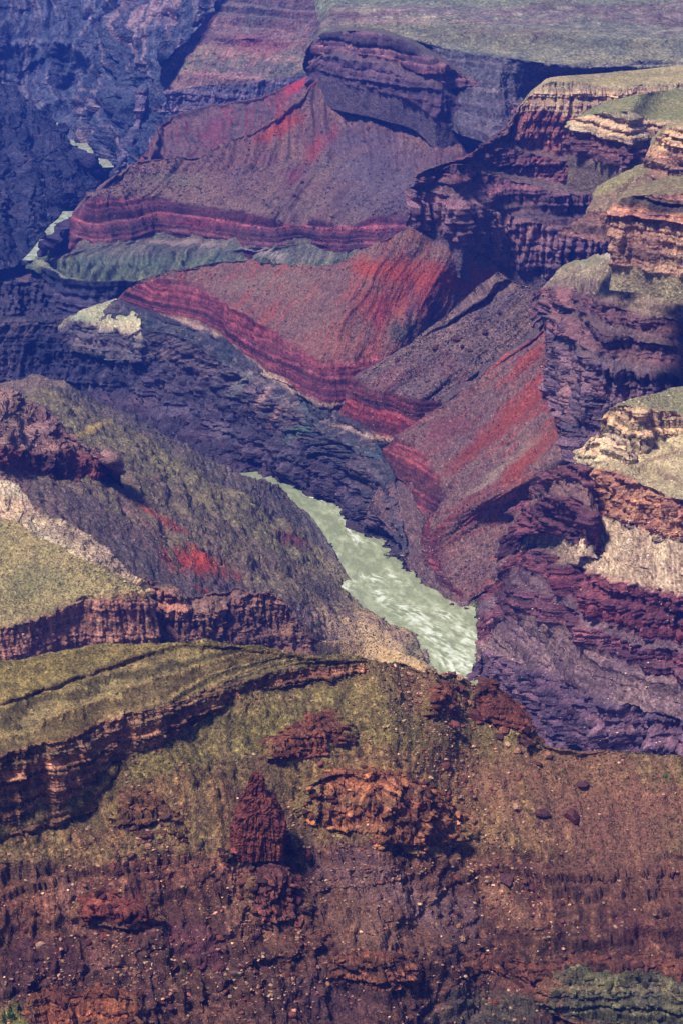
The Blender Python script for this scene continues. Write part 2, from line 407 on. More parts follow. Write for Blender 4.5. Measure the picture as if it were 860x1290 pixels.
def water_mat():
    m=bpy.data.materials.new('silty green water'); m.use_nodes=True; nt=m.node_tree; b=nt.nodes['Principled BSDF']; N=nt.nodes.new; lk=nt.links.new
    g=N('ShaderNodeNewGeometry'); at=N('ShaderNodeAttribute'); at.attribute_name='Foam'
    mp=N('ShaderNodeMapping'); mp.inputs['Rotation'].default_value=(0,0,math.radians(-35)); mp.inputs['Scale'].default_value=(1,.4,1); lk(g.outputs['Position'],mp.inputs[0])
    n=N('ShaderNodeTexNoise'); n.inputs['Scale'].default_value=.09; n.inputs['Detail'].default_value=6; n.inputs['Roughness'].default_value=.75; lk(mp.outputs[0],n.inputs[0])
    ad=N('ShaderNodeMath'); ad.operation='ADD'; lk(n.outputs[0],ad.inputs[0]); lk(at.outputs['Fac'],ad.inputs[1])
    r=N('ShaderNodeValToRGB'); lk(ad.outputs[0],r.inputs[0])
    e=r.color_ramp.elements; e[0].position=.45; e[0].color=(*lin((138,146,108)),1); e[1].position=.95; e[1].color=(*lin((222,228,205)),1)
    x=r.color_ramp.elements.new(.66); x.color=(*lin((172,178,138)),1)
    lk(r.outputs[0],b.inputs['Base Color']); b.inputs['Roughness'].default_value=.35
    n2=N('ShaderNodeTexNoise'); n2.inputs['Scale'].default_value=.3; n2.inputs['Detail'].default_value=4; lk(mp.outputs[0],n2.inputs[0])
    bp=N('ShaderNodeBump'); bp.inputs['Strength'].default_value=.6; bp.inputs['Distance'].default_value=1.2; lk(n2.outputs[0],bp.inputs['Height']); lk(bp.outputs[0],b.inputs['Normal'])
    return m
MAT['water']=water_mat()
# ---------------------------------------------------------------- farthest gorge and plateau
def rep(*b): return list(b)
GB=(62,66,86); GB2=(40,46,66); GP=(104,92,100)
g0=L([-15,-15],-150,166,100,162,420,166)
g1=U(g0,44,-150,110,40,100,100,124,160,100,420,110); g2=U(g1,40,-150,60,0,44,70,78,130,50,420,60); g3=U(g2,42,-150,0,20,-5,90,20,180,-5,420,-5); g4=U(g3,34,-150,-90,60,-95,200,-90,420,-95)
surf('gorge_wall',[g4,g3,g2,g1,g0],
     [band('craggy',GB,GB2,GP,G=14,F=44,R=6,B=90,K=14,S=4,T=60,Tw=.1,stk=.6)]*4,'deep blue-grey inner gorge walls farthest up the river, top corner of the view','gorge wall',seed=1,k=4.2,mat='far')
g0=L([-12,-12,-12],106,181,122,187,150,220,215,232)
g1=U(g0,44,102,140,150,120,208,140); g2=U(g1,42,112,95,150,70,204,90); g3=U(g2,40,128,60,160,20,215,30); g4=U(g3,36,150,-40,180,-50,260,-60)
surf('gorge_ridge',[g4,g3,g2,g1,g0],
     [band('craggy',GB,GB2,(124,100,106),G=12,F=34,R=5,B=60,K=12,S=4,T=60,Tw=.1,stk=.7)]*4,'blue rocky gorge slope dropping to the right side of the small upper river bend','gorge slope',seed=2,k=3.2,mat='far',drape='l')
g0=L([-10,-10],140,222,190,215,300,225,450,235)
g1=U(g0,58,172,160,205,155,262,148,300,150,345,146,385,140,450,130)
g2=U(g1,64,181,104,205,109,232,109,262,103,300,104,345,98,385,90,450,80)
g3=U(g2,14,198,74,270,52,330,46,420,40,560,40); g4=U(g3,26,250,30,300,8,420,2,560,-5); g5=U(g4,30,300,-40,420,-60,700,-60)
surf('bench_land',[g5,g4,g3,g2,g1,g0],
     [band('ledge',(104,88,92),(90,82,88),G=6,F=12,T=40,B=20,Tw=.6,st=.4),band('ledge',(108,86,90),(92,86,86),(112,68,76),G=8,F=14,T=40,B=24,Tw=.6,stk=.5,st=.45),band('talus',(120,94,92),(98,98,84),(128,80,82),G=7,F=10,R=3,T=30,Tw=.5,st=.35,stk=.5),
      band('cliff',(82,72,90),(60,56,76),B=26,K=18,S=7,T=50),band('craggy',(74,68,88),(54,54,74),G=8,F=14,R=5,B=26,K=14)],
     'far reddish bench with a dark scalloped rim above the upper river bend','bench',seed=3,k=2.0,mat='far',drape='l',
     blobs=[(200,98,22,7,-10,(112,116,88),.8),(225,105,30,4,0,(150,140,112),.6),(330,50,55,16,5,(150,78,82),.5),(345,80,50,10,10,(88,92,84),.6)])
PG=(112,114,92)
pl5=L([450,425,395,380],404,75,470,78,560,110,620,126,680,120,1050,120)
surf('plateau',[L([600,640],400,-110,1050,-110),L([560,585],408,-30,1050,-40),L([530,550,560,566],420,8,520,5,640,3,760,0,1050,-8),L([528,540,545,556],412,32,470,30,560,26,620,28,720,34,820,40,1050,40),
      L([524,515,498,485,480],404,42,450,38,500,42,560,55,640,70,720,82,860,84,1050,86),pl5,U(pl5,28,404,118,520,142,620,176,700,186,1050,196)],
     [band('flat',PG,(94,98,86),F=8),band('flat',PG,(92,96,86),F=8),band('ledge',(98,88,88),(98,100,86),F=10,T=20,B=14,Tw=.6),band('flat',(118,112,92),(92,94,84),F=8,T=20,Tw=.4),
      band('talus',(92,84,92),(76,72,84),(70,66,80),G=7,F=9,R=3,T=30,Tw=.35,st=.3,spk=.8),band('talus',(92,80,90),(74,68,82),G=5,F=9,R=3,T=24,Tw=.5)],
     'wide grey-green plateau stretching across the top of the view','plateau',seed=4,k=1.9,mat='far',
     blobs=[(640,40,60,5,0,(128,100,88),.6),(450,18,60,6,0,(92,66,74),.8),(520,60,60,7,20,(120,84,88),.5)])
# ---------------------------------------------------------------- wall left of the upper river
rw=L([300,250,190,140,90,40],-160,80,-60,88,0,98,30,113,52,131,75,155,95,182,112,202)
surf('river_wall',[off(rw,60,-50),rw,L([220,160,120,70,30,0],-160,160,-60,165,0,170,40,185,70,200,95,215,118,214),
      L([120,90,60,30,0],-160,260,-60,260,0,255,40,250,70,245,126,226),L([40,-3,-10],-160,350,-40,345,20,331,42,318,62,296,84,272,104,252,128,236)],
     [band('craggy',(40,44,62),(30,33,50),G=6,F=10)]+[band('craggy',(44,46,64),(30,32,48),(72,58,72),G=9,F=16,R=5,B=26,K=14,T=40,Tw=.2,spk=.8)]*3,
     'dark blue craggy gorge wall to the left of the two narrow river reaches','gorge wall',seed=5,k=1.8,mat='far')
# ---------------------------------------------------------------- slope behind, then long red promontory with its cliffs
T1=(126,96,88); T2=(110,82,84); PU=(94,80,92); RED=(160,64,42); DR=(116,46,56)
ts=L([210,270,330,420],184,198,197,160,215,142,240,131,280,126,330,116,370,99,408,83,470,83)
surf('talus_slope',[off(ts,60,-60),ts,L([200,230,280,330],186,205,205,185,270,165,330,150,470,140),L([160,170,200],160,235,250,230,350,210,470,210)],
     [band('talus',T2,PU)]+[band('talus',(112,84,88),(94,78,86),(126,52,60),G=9,F=9,R=2.5,stk=.7,T=16,Tw=.3)]*2,
     'gullied red and grey talus slope just behind the long promontory crest','slope',seed=6,k=1.5,
     blobs=[(372,104,20,7,-28,(188,58,60),1),(268,160,16,20,50,(128,62,74),.7)])
A0=L([163,163,163],100,300,125,306,165,301,200,292,240,296,280,301,310,311,350,311,385,306,430,312,480,310,560,310)
A1=U(A0,42,99,279,124,271,160,272,210,274,260,278,300,285,340,292,375,294,430,298,480,292,560,290)
A2=U(A1,42,99,260,118,242,150,244,200,247,250,256,300,263,340,273,372,281,400,275,430,282,480,270,560,262)
A3=U(A2,22,112,240,170,222,230,216,300,208,355,200,420,190,480,200,560,240,640,250)
A4=U(A3,26,125,229,160,206,187,198,250,193,290,173,335,152,375,120,407,92,470,102,520,116,556,148,640,176)
LD=(100,58,68); LD2=(74,46,60)
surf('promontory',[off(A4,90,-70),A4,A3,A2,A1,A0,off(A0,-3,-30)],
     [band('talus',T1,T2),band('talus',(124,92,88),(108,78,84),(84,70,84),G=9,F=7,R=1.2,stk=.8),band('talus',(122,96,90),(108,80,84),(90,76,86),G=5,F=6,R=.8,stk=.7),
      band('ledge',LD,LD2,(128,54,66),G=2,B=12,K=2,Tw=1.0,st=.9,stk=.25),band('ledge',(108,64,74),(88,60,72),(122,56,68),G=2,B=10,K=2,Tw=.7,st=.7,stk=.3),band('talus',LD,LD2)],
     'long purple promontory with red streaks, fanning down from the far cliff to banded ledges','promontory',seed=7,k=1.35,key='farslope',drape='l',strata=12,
     blobs=[(352,152,34,12,-38,RED,1),(380,104,22,8,-30,(150,64,50),.8),(398,178,10,26,25,(158,58,56),.8),(418,160,7,22,22,(150,56,56),.6),(368,216,18,13,0,(116,54,70),.8),(300,200,50,12,-15,(140,96,84),.4),(250,278,50,6,4,(128,50,62),.6),
            (205,222,45,10,5,(118,108,88),.7),(475,210,70,60,30,(88,80,98),.7),(340,190,14,10,0,(100,64,80),.6)])
bl=L([150,149,148],50,324,70,339,100,349,135,352,170,350,212,341,250,332,300,327,350,331,480,334)
surf('bench_slope',[off(L([166,166],103,300,200,292,350,308,480,308),40,8),L([164,164],103,301,125,306,165,301,200,292,240,296,280,301,310,311,350,311,385,306,480,310),
      L([156,150,150],62,324,100,318,170,318,240,312,300,318,350,322,480,322),bl,off(bl,-12,-110)],
     [band('talus',(112,96,90),(90,90,84)),band('talus',(98,92,94),(84,88,84),(140,130,114),G=5,F=4,stk=.45),band('talus',(88,98,84),(74,86,84),(128,130,104),G=8,F=8,R=1.5,stk=.6,T=8,Tw=.3),band('cliff',(52,50,72),(42,44,64),(52,50,72),B=12,K=8,T=30)],
     'grey-green shale bench below the far ledges, next to the river glimpse','bench',seed=9,k=1.2,
     blobs=[(80,341,40,4,22,(170,168,128),.9),(165,349,40,3,-4,(150,150,112),.6),(230,300,60,3.5,4,(170,140,130),.7),(330,315,30,5,8,(190,170,160),.6),(150,320,60,10,0,(92,104,92),.5)])
H0_=L([-8,-6,-4],-220,470,0,446,60,440,110,440,160,440,190,440)
H1_=U(H0_,48,-220,352,0,352,60,347,100,355,135,358,178,356)
surf('gorge_wall',[off(H1_,60,-20),H1_,H0_,off(H0_,-20,-10)],[band('craggy',(56,54,74),(42,44,62))]+[band('craggy',(58,54,74),(42,42,60),(76,66,82),B=22,K=18,F=6,G=4,S=4)]*2,
     'dark gorge wall under the grey-green bench','gorge wall',seed=45,k=1.2)
# rock knob by the river glimpse
surf('river_bluff',[off(L([70,60],70,285,104,268),50,-50),L([70,85,90,60],66,302,78,284,90,270,104,264,118,290),L([20,20,30],62,316,80,310,104,300,125,310),L([-8,-8,-8],58,332,82,334,104,330,130,340)],
     [band('craggy',(66,56,76),(48,46,66),B=14,F=6,G=4)]*3,'small dark rock knob standing over the narrow river glimpse','rock knob',seed=10,k=1.0)
# ---------------------------------------------------------------- middle promontory
M0=L([160,160,158,150,146,146,146],146,379,180,388,215,399,240,402,262,413,300,440,330,463,358,478,382,497,410,507,432,505,470,500,500,496,545,470,600,440)
M2=U2(M0,44,156,367,175,354,212,347,250,354,263,368,290,386,330,406,354,422,382,438,400,452,436,452,470,447,498,445,545,425,600,395)
M1=U2(M0,46,151,373,178,371,213,373,245,378,262,391,295,413,330,434,356,450,382,468,405,480,434,479,470,474,499,470,545,448,600,418)
M4=U2(M2,[20,22,26,30,30,30,26,22],160,360,180,350,215,338,255,331,295,324,345,327,380,331,415,328,450,312,480,298,512,286,545,294,580,304,612,322,650,347)
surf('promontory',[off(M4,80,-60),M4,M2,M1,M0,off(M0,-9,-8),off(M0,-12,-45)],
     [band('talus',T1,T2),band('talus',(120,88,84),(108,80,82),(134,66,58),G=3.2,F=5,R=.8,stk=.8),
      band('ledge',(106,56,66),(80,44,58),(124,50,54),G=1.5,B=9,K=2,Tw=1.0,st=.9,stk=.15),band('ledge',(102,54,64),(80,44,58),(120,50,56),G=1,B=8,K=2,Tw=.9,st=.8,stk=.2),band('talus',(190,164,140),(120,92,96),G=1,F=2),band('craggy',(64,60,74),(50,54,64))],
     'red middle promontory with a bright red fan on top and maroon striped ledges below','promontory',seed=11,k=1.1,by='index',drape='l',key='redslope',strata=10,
     blobs=[(470,338,40,14,22,(162,70,44),1),(545,350,72,20,12,(158,66,46),1),(500,378,60,26,0,(142,60,52),.8),(515,400,9,40,6,(84,66,84),.8),(548,388,7,34,8,(96,66,84),.7),(478,395,7,30,12,(140,52,56),.7),(590,312,45,9,28,(116,84,92),.9),(560,300,40,7,20,(112,92,100),.9),
            (420,432,65,14,0,(142,92,82),.7),(300,360,70,10,5,(128,102,90),.6),(505,418,20,14,0,(84,88,78),.6),(350,350,60,8,-5,(126,106,92),.5),(608,348,34,14,30,(148,62,54),.7)])
# ---------------------------------------------------------------- cliffs of the far rim
CD=(86,66,78); CD2=(64,50,68); CB=(120,92,82)
E0=zat(A4,400,98,430,106,470,114,518,128,548,152,590,162,630,174,700,192)
E1=U(E0,80,402,72,430,74,470,80,512,94,545,110,580,132,625,150,700,172)
E2=U(E1,38,404,66,436,65,472,71,512,83,545,99,580,121,625,140,700,160)
E3=U(E2,76,404,42,440,38,475,42,515,54,545,73,590,96,640,126,700,142)
surf('rim_cliff',[off(E3,120,-6),E3,E2,E1,E0,off(E0,-4,-60)],
     [band('flat',(112,98,92),(96,92,88)),band('cliff',(98,72,82),CD2,B=16,K=10,S=7,T=26,Tw=.6,st=.7),band('talus',(104,84,92),(88,76,88)),band('wall',(84,66,82),(66,52,70),B=15,K=16,S=4,st=.3,stk=.2),band('talus',(96,82,94),(84,74,88))],
     'long dark purple cliff under the far plateau, top centre','cliff',seed=13,k=1.5)
TAN=(168,142,108); TAN2=(146,120,98); GT=(128,122,84)
B0=zat(M4,518,288,545,293,580,308,614,324,640,340,700,352,760,350,1020,345)
B1=U(B0,84,516,238,545,243,580,252,614,262,640,268,700,284,760,290,1020,290)
B2=U(B1,55,520,230,546,222,580,228,614,242,640,248,700,262,760,268,1020,270)
B3=U(B2,78,524,222,546,212,578,206,600,212,640,226,700,238,760,244,1020,250)
B4=U(B3,14,560,207,596,203,616,208,650,218,700,228,760,236,1020,240)
B5=U(B4,82,588,200,600,190,622,184,660,190,700,200,745,204,1020,210)
B6=U(B5,22,602,186,622,178,660,184,700,192,745,190,1020,195)
B7=U(B6,84,636,166,648,146,668,138,690,140,720,148,760,142,800,136,1020,130)
B8=U(B7,68,644,148,656,130,672,116,688,104,724,102,760,108,800,107,860,104,1020,100)
B9=U(B8,3,652,136,662,122,674,110,692,97,740,93,790,88,860,82,1020,72)
surf('terraced_cliff',[off(B9,60,-60),B9,B8,B7,B6,B5,B4,B3,B2,B1,B0,off(B0,-4,-60)],
     [band('flat',(150,134,98),GT,F=1),band('flat',(172,154,112),(140,130,92),F=1),band('cliff',(156,132,106),(124,98,90),B=8,K=8,S=6,T=14,Tw=.3,st=.5),band('wall',(128,80,74),(98,62,68),B=12,K=14,S=3),
      band('talus',(116,88,88),(96,78,84)),band('cliff',(100,62,72),(76,50,64),B=12,K=12,S=6,st=.5),band('talus',(112,90,92),(92,78,84),F=4),
      band('cliff',(98,68,80),(74,54,70),B=14,K=10,S=8,T=16,Tw=.3,st=.7),band('talus',(112,86,94),(84,66,78),T=12,Tw=.6,S=5,B=8,st=.5),band('wall',(108,80,92),(76,58,78),(130,100,108),B=20,K=18,S=4,st=.35,stk=.5),band('talus',(104,86,96),(90,78,90))],
     'dark purple stepped cliff above the bright red fan, capped with tan rock','cliff',seed=14,k=1.15,drape=0,
     blobs=[(625,165,34,46,0,(104,78,84),.95),(690,118,14,6,20,(200,176,132),.9),(606,290,24,12,15,(134,106,114),.6),(560,275,20,10,15,(124,96,106),.5),(655,345,18,12,0,(122,94,106),.6)])
C0=L([470,474],716,196,760,206,805,214,830,212,860,222,1020,240)
C0[:,2]+=50; C0=L([545,555,565,570],712,196,745,202,790,214,828,200,1020,215)
C1=U(C0,82,716,164,745,168,790,182,824,186,1020,190)
C2=U(C1,62,722,152,745,143,790,140,826,152,1020,150)
C3=U(C2,5,727,146,760,128,805,118,860,110,1020,100)
surf('terrace_cliff',[off(C3,40,-50),C3,C2,C1,C0,off(C0,-4,-50)],
     [band('flat',GT,(112,116,84),F=1),band('flat',(124,124,86),(144,132,96),F=1.5),band('cliff',(152,130,108),(116,94,90),B=11,K=6,S=8,T=12,Tw=.3,st=.6),band('cliff',(104,70,76),(76,54,68),B=12,K=12,S=5),band('talus',(120,104,84),(96,80,84))],
     'second tan terrace with a pale ledge and a dark alcove','terrace',seed=15,k=.9,drape=0,blobs=[(735,158,12,8,20,(214,192,146),.9),(790,168,40,4,12,(196,172,130),.8),(828,190,10,18,0,(60,44,60),.8)])
D0=L([545,555,560],700,290,760,296,820,290,1020,300)
D1=U(D0,40,735,262,770,262,820,258,1020,262)
D2=U(D1,20,744,245,775,236,824,216,1020,210)
D3=U(D2,8,752,232,790,214,826,200,1020,196)
surf('grassy_bench',[off(D3,40,-40),D3,D2,D1,D0],
     [band('flat',(132,124,88),(112,112,80)),band('flat',(140,130,92),(122,112,86),F=1),band('talus',(132,110,92),(110,90,84)),band('craggy',(112,82,78),(86,62,68),S=3)],'small grassy saddle bench between the upper terraces','bench',seed=18,k=.8,drape=0)
F0=L([600,606],800,222,824,226,850,232,1020,240)
F1=U(F0,80,808,200,826,190,850,188,1020,190)
F2=U(F1,60,816,186,830,168,850,160,1020,155)
surf('terrace_knob',[off(U(F2,5,820,178,834,160,852,152,1020,140),20,-20),U(F2,5,820,178,834,160,852,152,1020,140),F2,F1,F0,off(F0,-3,-30)],
     [band('flat',(140,124,96),GT),band('flat',(150,134,104),GT),band('cliff',(172,140,108),(120,88,82),B=8,K=6,S=6,T=10,Tw=.3),band('cliff',(140,106,90),(104,74,76),B=8,K=8,S=5,T=10,Tw=.3),band('talus',(136,122,92),(112,96,88))],
     'tan cliff knob at the right edge above the grassy bench','terrace',seed=19,k=.8,drape=0)
# aprons of talus under the big wall, third and fourth promontories
N0=L([130,124,118,116,132,168],424,519,449,533,470,546,491,552,520,549,556,512)
N1=U2(N0,46,432,497,455,510,475,519,493,524,522,526,555,508)
N2=U2(N0,46,441,472,462,486,480,492,496,494,525,502,553,504)
N4=U2(N2,33,632,346,645,348,660,354,672,360,682,372,690,402)
Q0=L([92,84,60,52,42,26,12,4],489,590,511,612,536,656,531,668,530,690,540,712,562,742,590,758)
Q2=U2(Q0,[52,50,46,46],494,549,530,568,556,612,548,640,540,665,547,700,566,733,592,752)
Q4=U2(Q2,33,690,402,693,440,697,500,712,560,716,580,692,612,662,665,632,735)
AP=dict(by='index',drape=0)
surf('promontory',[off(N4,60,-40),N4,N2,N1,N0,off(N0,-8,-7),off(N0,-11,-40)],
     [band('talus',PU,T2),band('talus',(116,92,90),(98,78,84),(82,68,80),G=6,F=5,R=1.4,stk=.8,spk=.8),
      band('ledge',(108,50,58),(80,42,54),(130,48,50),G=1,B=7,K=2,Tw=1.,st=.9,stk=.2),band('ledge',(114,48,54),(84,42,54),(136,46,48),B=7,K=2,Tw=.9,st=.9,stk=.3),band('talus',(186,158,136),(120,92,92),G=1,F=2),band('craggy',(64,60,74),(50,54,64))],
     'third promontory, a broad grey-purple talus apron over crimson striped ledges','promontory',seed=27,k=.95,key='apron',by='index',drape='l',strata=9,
     blobs=[(490,478,50,12,-25,(130,84,82),.8),(585,480,12,16,0,(116,60,62),.5),(560,455,16,16,20,(116,64,68),.4),(625,380,40,10,-35,(98,84,94),.6)])
QM=U2(Q2,33,594,475,612,503,627,556,630,600,628,622,618,655,612,697,610,742)
surf('scree_fan',[off(Q4,60,-40),Q4,QM,Q2,Q0,off(Q0,-3,-10)],
     [band('talus',PU,T2),band('talus',(118,90,90),(98,76,82),(134,62,54),G=5,F=4.5,R=1.3,stk=.9,spk=.8),band('talus',(116,88,88),(96,74,80),(110,60,64),G=4.5,F=3.5,R=1.2,stk=.8,spk=.8),
      band('ledge',(106,56,62),(80,44,56),(130,60,58),G=1,B=7,K=2,Tw=1.,st=.9,stk=.15),band('talus',LD,LD2)],
     'striped red and grey scree fan falling to a thin maroon ledge by the river','slope',seed=28,k=.9,key='scree',by='index',drape='l',strata=8,
     blobs=[(662,445,34,8,-40,(154,68,46),1),(640,520,76,16,-40,(142,64,48),1),(600,558,50,10,-40,(128,62,52),.9),(655,575,70,12,-42,(146,66,46),1),(605,612,40,7,-42,(120,70,68),.8),(620,592,60,6,-42,(150,126,108),.9),(560,660,40,6,-44,(124,60,58),.8),(600,650,50,5,-42,(134,60,54),.7),(545,690,10,34,-25,(98,50,58),.7),(560,540,40,12,-38,(118,70,72),.7)])
QB=np.vstack([Q0[0:1]+[-30,-10,-4],Q0])
surf('bank_slope',[off(Q0,25,10),Q0,L([60,40,20,5,-4,-6,-6,-6],462,640,480,655,500,680,508,705,516,722,530,742,556,762,585,778)],
     [band('talus',(104,80,82),(84,66,74)),band('talus',(108,84,88),(86,70,78),(120,92,92),G=1.6,F=4,R=1.3,stk=.5,spk=.8)],
     'purple scree between the thin ledge and the right river bank','slope',seed=38,k=.85,key='bank',by='index',drape=0)
BK=L([-2,-3],520,708,545,738,575,760,600,780,640,800)
surf('river_bank',[off(U2(BK,24,540,700,566,728,600,742,625,748,660,760),20,0),U2(BK,24,540,700,566,728,600,742,625,748,660,760),BK,off(BK,-12,-6)],
     [band('talus',(96,76,78),(78,64,70)),band('craggy',(120,96,80),(76,64,64),F=1.5,G=1,B=3,K=1,R=1.5),band('craggy',(90,76,66),(66,56,56),F=1)],
     'rocky green-flecked river bank at the foot of the scree fan','bank',seed=39,k=.6,key='bankrock',drape=0,blobs=[(598,768,26,14,-20,(66,92,52),1),(560,752,16,5,30,(150,124,90),.8)])
_w=np.vstack([N4[-1:],Q4[1:5]])
W0=np.vstack([_w,spot([738,780,830,1020],[606,616,624,640],[_w[-1,2]-8,_w[-1,2]-14,_w[-1,2]-16,_w[-1,2]-16])])
W1=U(W0,85,686,394,690,410,702,430,718,439,726,444,752,456,784,464,832,474,1020,490)
W2=U(W1,30,684,390,690,405,702,420,724,431,752,446,784,452,830,462,1020,476)
W3=U(W2,74,683,374,692,384,710,394,732,404,760,416,790,424,830,436,1020,450)
W4=U(W3,24,682,370,693,378,712,386,736,394,764,405,794,412,832,424,1020,436)
W5=U(W4,72,682,360,694,358,714,362,740,370,770,382,800,394,834,402,1020,410)
W6=U(W5,30,688,352,700,348,720,345,745,350,775,360,804,368,838,376,1020,384)
W7=U(W6,32,704,338,724,334,740,330,760,326,782,324,806,334,842,342,1020,350)
W8=U(W7,6,716,330,736,324,752,320,768,317,790,318,812,326,846,334,1020,340)
surf('wall_cliff',[off(W8,60,-60),W8,W7,W6,W5,W4,W3,W2,W1,W0,off(W0,-4,-50)],
     [band('flat',(140,128,100),(120,116,88)),band('flat',(140,128,100),(120,116,88)),band('talus',(150,134,110),(120,106,94),(176,156,130),R=1.2,spk=.8),band('talus',(140,120,102),(112,94,90),R=1.2,T=10,Tw=.4,spk=.8),band('cliff',(108,74,80),(84,58,70),B=14,K=8,S=8,T=14,Tw=.3,st=.6),
      band('talus',(112,90,90),(90,72,78)),band('cliff',(104,74,82),(80,58,70),B=12,K=8,S=8,T=12,Tw=.3,st=.6),band('talus',(108,88,92),(86,72,80)),band('cliff',(96,76,90),(72,58,76),(126,96,100),B=14,K=15,S=5,st=.4,stk=.3),band('talus',(96,76,84),(80,64,76))],
     'tall shadowed purple cliff whose foot meets the red talus','cliff',seed=22,k=.95,blobs=[(716,495,6,28,4,(160,114,108),.9),(800,452,24,6,10,(130,96,88),.5),(766,323,13,6,10,(204,188,156),.9),(735,330,20,4,-5,(150,150,110),.6)])
X0=L([534,537,542],766,336,780,338,800,340,850,350,1020,358)
X1=U(X0,85,772,280,782,278,802,280,850,286,1020,292)
X2=U(X1,60,772,256,782,250,806,246,850,244,1020,246)
X3=U(X2,6,778,248,786,240,812,230,850,220,1020,214)
surf('orange_cliff',[off(X3,40,-50),X3,X2,X1,X0,off(X0,-3,-30)],
     [band('flat',(128,122,88),(116,110,84),F=1),band('flat',(130,116,88),(112,100,80),F=1),band('cliff',(128,92,78),(92,64,68),B=7,K=4,S=7,T=7,Tw=.3,st=.9),band('wall',(140,110,92),(112,82,80),B=7,K=9,S=2.5,st=.35),band('talus',(140,128,100),(118,104,92))],
     'orange-tan sheer cliff with thin dark beds on top, at the right edge','cliff',seed=20,k=.75,drape=0)
# ---------------------------------------------------------------- near right buttress and the walls under it
Z0=L([-20,0,30,40],590,880,612,880,640,905,700,955,780,985,860,1000,1020,1010)
Z1=U(Z0,[60,70,74,74],600,832,618,815,650,832,700,850,760,880,860,905,1020,930)
Z2=U(Z1,[48,45,45],608,802,632,778,660,770,700,790,750,812,800,838,860,858,1020,880)
Z3=U(Z2,[70,74,76],612,770,640,735,665,740,700,762,750,790,800,812,860,820,1020,840)
Z4=U(Z3,[45,40,35],616,745,648,712,672,716,700,748,750,776,800,800,860,806,1020,826)
Z5=U(Z4,[70,78,82],626,722,655,690,682,690,708,712,750,722,800,740,860,748,1020,770)
Z6=U(Z5,[50,42,36],634,705,662,668,695,650,728,640,756,644,800,664,860,682,1020,720)
surf('dark_wall',[off(Z6,60,-20),Z6,Z5,Z4,Z3,Z2,Z1,Z0],
     [band('craggy',(84,66,78),(60,48,64)),band('talus',(182,156,132),(150,122,108),(200,180,154),R=1.8,spk=.9,F=4,B=6),band('cliff',(110,58,68),(78,42,58),(130,80,86),B=16,K=15,S=6,st=.5,stk=.2),band('talus',(118,92,100),(92,72,84),R=1.5,S=4,B=8,T=10,Tw=.5),band('cliff',(94,60,72),(66,42,58),B=16,K=10,S=9,st=.6,T=12,Tw=.3),
      band('talus',(128,102,106),(98,76,90),R=1.8,S=4,B=10,T=10,Tw=.5,spk=.9),band('cliff',(84,64,82),(58,46,66),(120,92,100),B=18,K=14,S=8,stk=.35,T=16,Tw=.3,st=.5),band('cliff',(76,56,74),(52,42,62),(110,84,94),B=16,K=14,S=6,stk=.3)],
     'maroon and purple walls dropping in steps to the river on the right','cliff',seed=25,k=.95,
     blobs=[(640,735,26,50,10,(74,52,64),.8),(680,700,30,26,-30,(84,60,70),.7),(655,640,40,20,0,(90,62,70),.7)])
Y0=U(Z5,38,640,700,668,672,705,672,740,690,752,698)
Y1=U(Y0,[75,80],640,670,664,640,690,624,720,628,742,640)
Y2=U(Y1,[40,30],655,640,676,622,694,606,720,602,740,612)
Y3=U(Y2,[75,80],664,622,680,604,700,590,720,582,736,584)
surf('stepped_cliff',[off(Y3,50,-40),Y3,Y2,Y1,Y0],
     [band('talus',(110,82,86),(86,64,72)),band('cliff',(102,62,70),(72,46,58),B=10,K=8,S=7,T=9,Tw=.3,st=.6),band('talus',(124,94,92),(96,72,78),R=1.4,S=3,T=8,Tw=.5),band('cliff',(90,54,66),(62,40,56),B=12,K=9,S=7,T=12,Tw=.3,st=.6)],
     'dark red stepped rock between the red scree and the sunlit buttress','cliff',seed=26,k=.8)
V0=U(Z5,[38,36],735,700,770,705,800,712,860,722,1020,750)
V1=U(V0,34,744,650,775,664,800,668,860,684,1020,720)
V2=U(V1,86,752,590,788,598,816,616,860,632,1020,660)
V3=U(V2,8,758,572,785,582,818,602,860,618,1020,640)
V4=U(V3,16,770,548,784,566,804,572,830,558,860,545,1020,540)
V5=U(V4,74,770,513,784,510,804,512,832,516,860,522,1020,530)
V6=U(V5,3,778,507,792,503,810,498,834,492,860,486,1020,475)
surf('tan_buttress',[off(V6,30,-60),V6,V5,V4,V3,V2,V1,V0],
     [band('flat',(150,140,104),(128,128,92),F=1),band('flat',(142,134,100),(124,122,90),F=1),band('cliff',(158,132,104),(128,102,88),B=9,K=8,S=5,T=9,Tw=.3,st=.6),band('flat',(180,162,128),(156,138,112),F=1.5,T=8,Tw=.4,S=1),band('flat',(172,156,122),(150,136,108),F=1),
      band('wall',(158,112,88),(112,66,66),(90,54,62),B=8,K=14,S=3,st=.35,stk=.4),band('talus',(186,160,134),(150,124,110),(204,184,158),R=1.6,spk=1.0,F=4),band('talus',(160,134,116),(130,100,96),R=1.5,spk=1.0)],
     'sunlit tan buttress with a flat ledge and sheer red-brown face, right edge','buttress',seed=23,k=.7,key='buttress',
     blobs=[(775,690,30,9,-20,(216,194,166),.6),(830,575,40,5,-20,(130,96,78),.6),(845,600,24,4,30,(120,84,70),.6)])
P0_=U(V3,[60,60],738,612,752,608,770,600,792,596)
P1_=U(P0_,70,736,590,750,588,768,584,792,586)
P2_=U(P1_,72,735,562,750,558,768,562,792,570)
P3_=U(P2_,35,740,552,752,546,768,546,790,552)
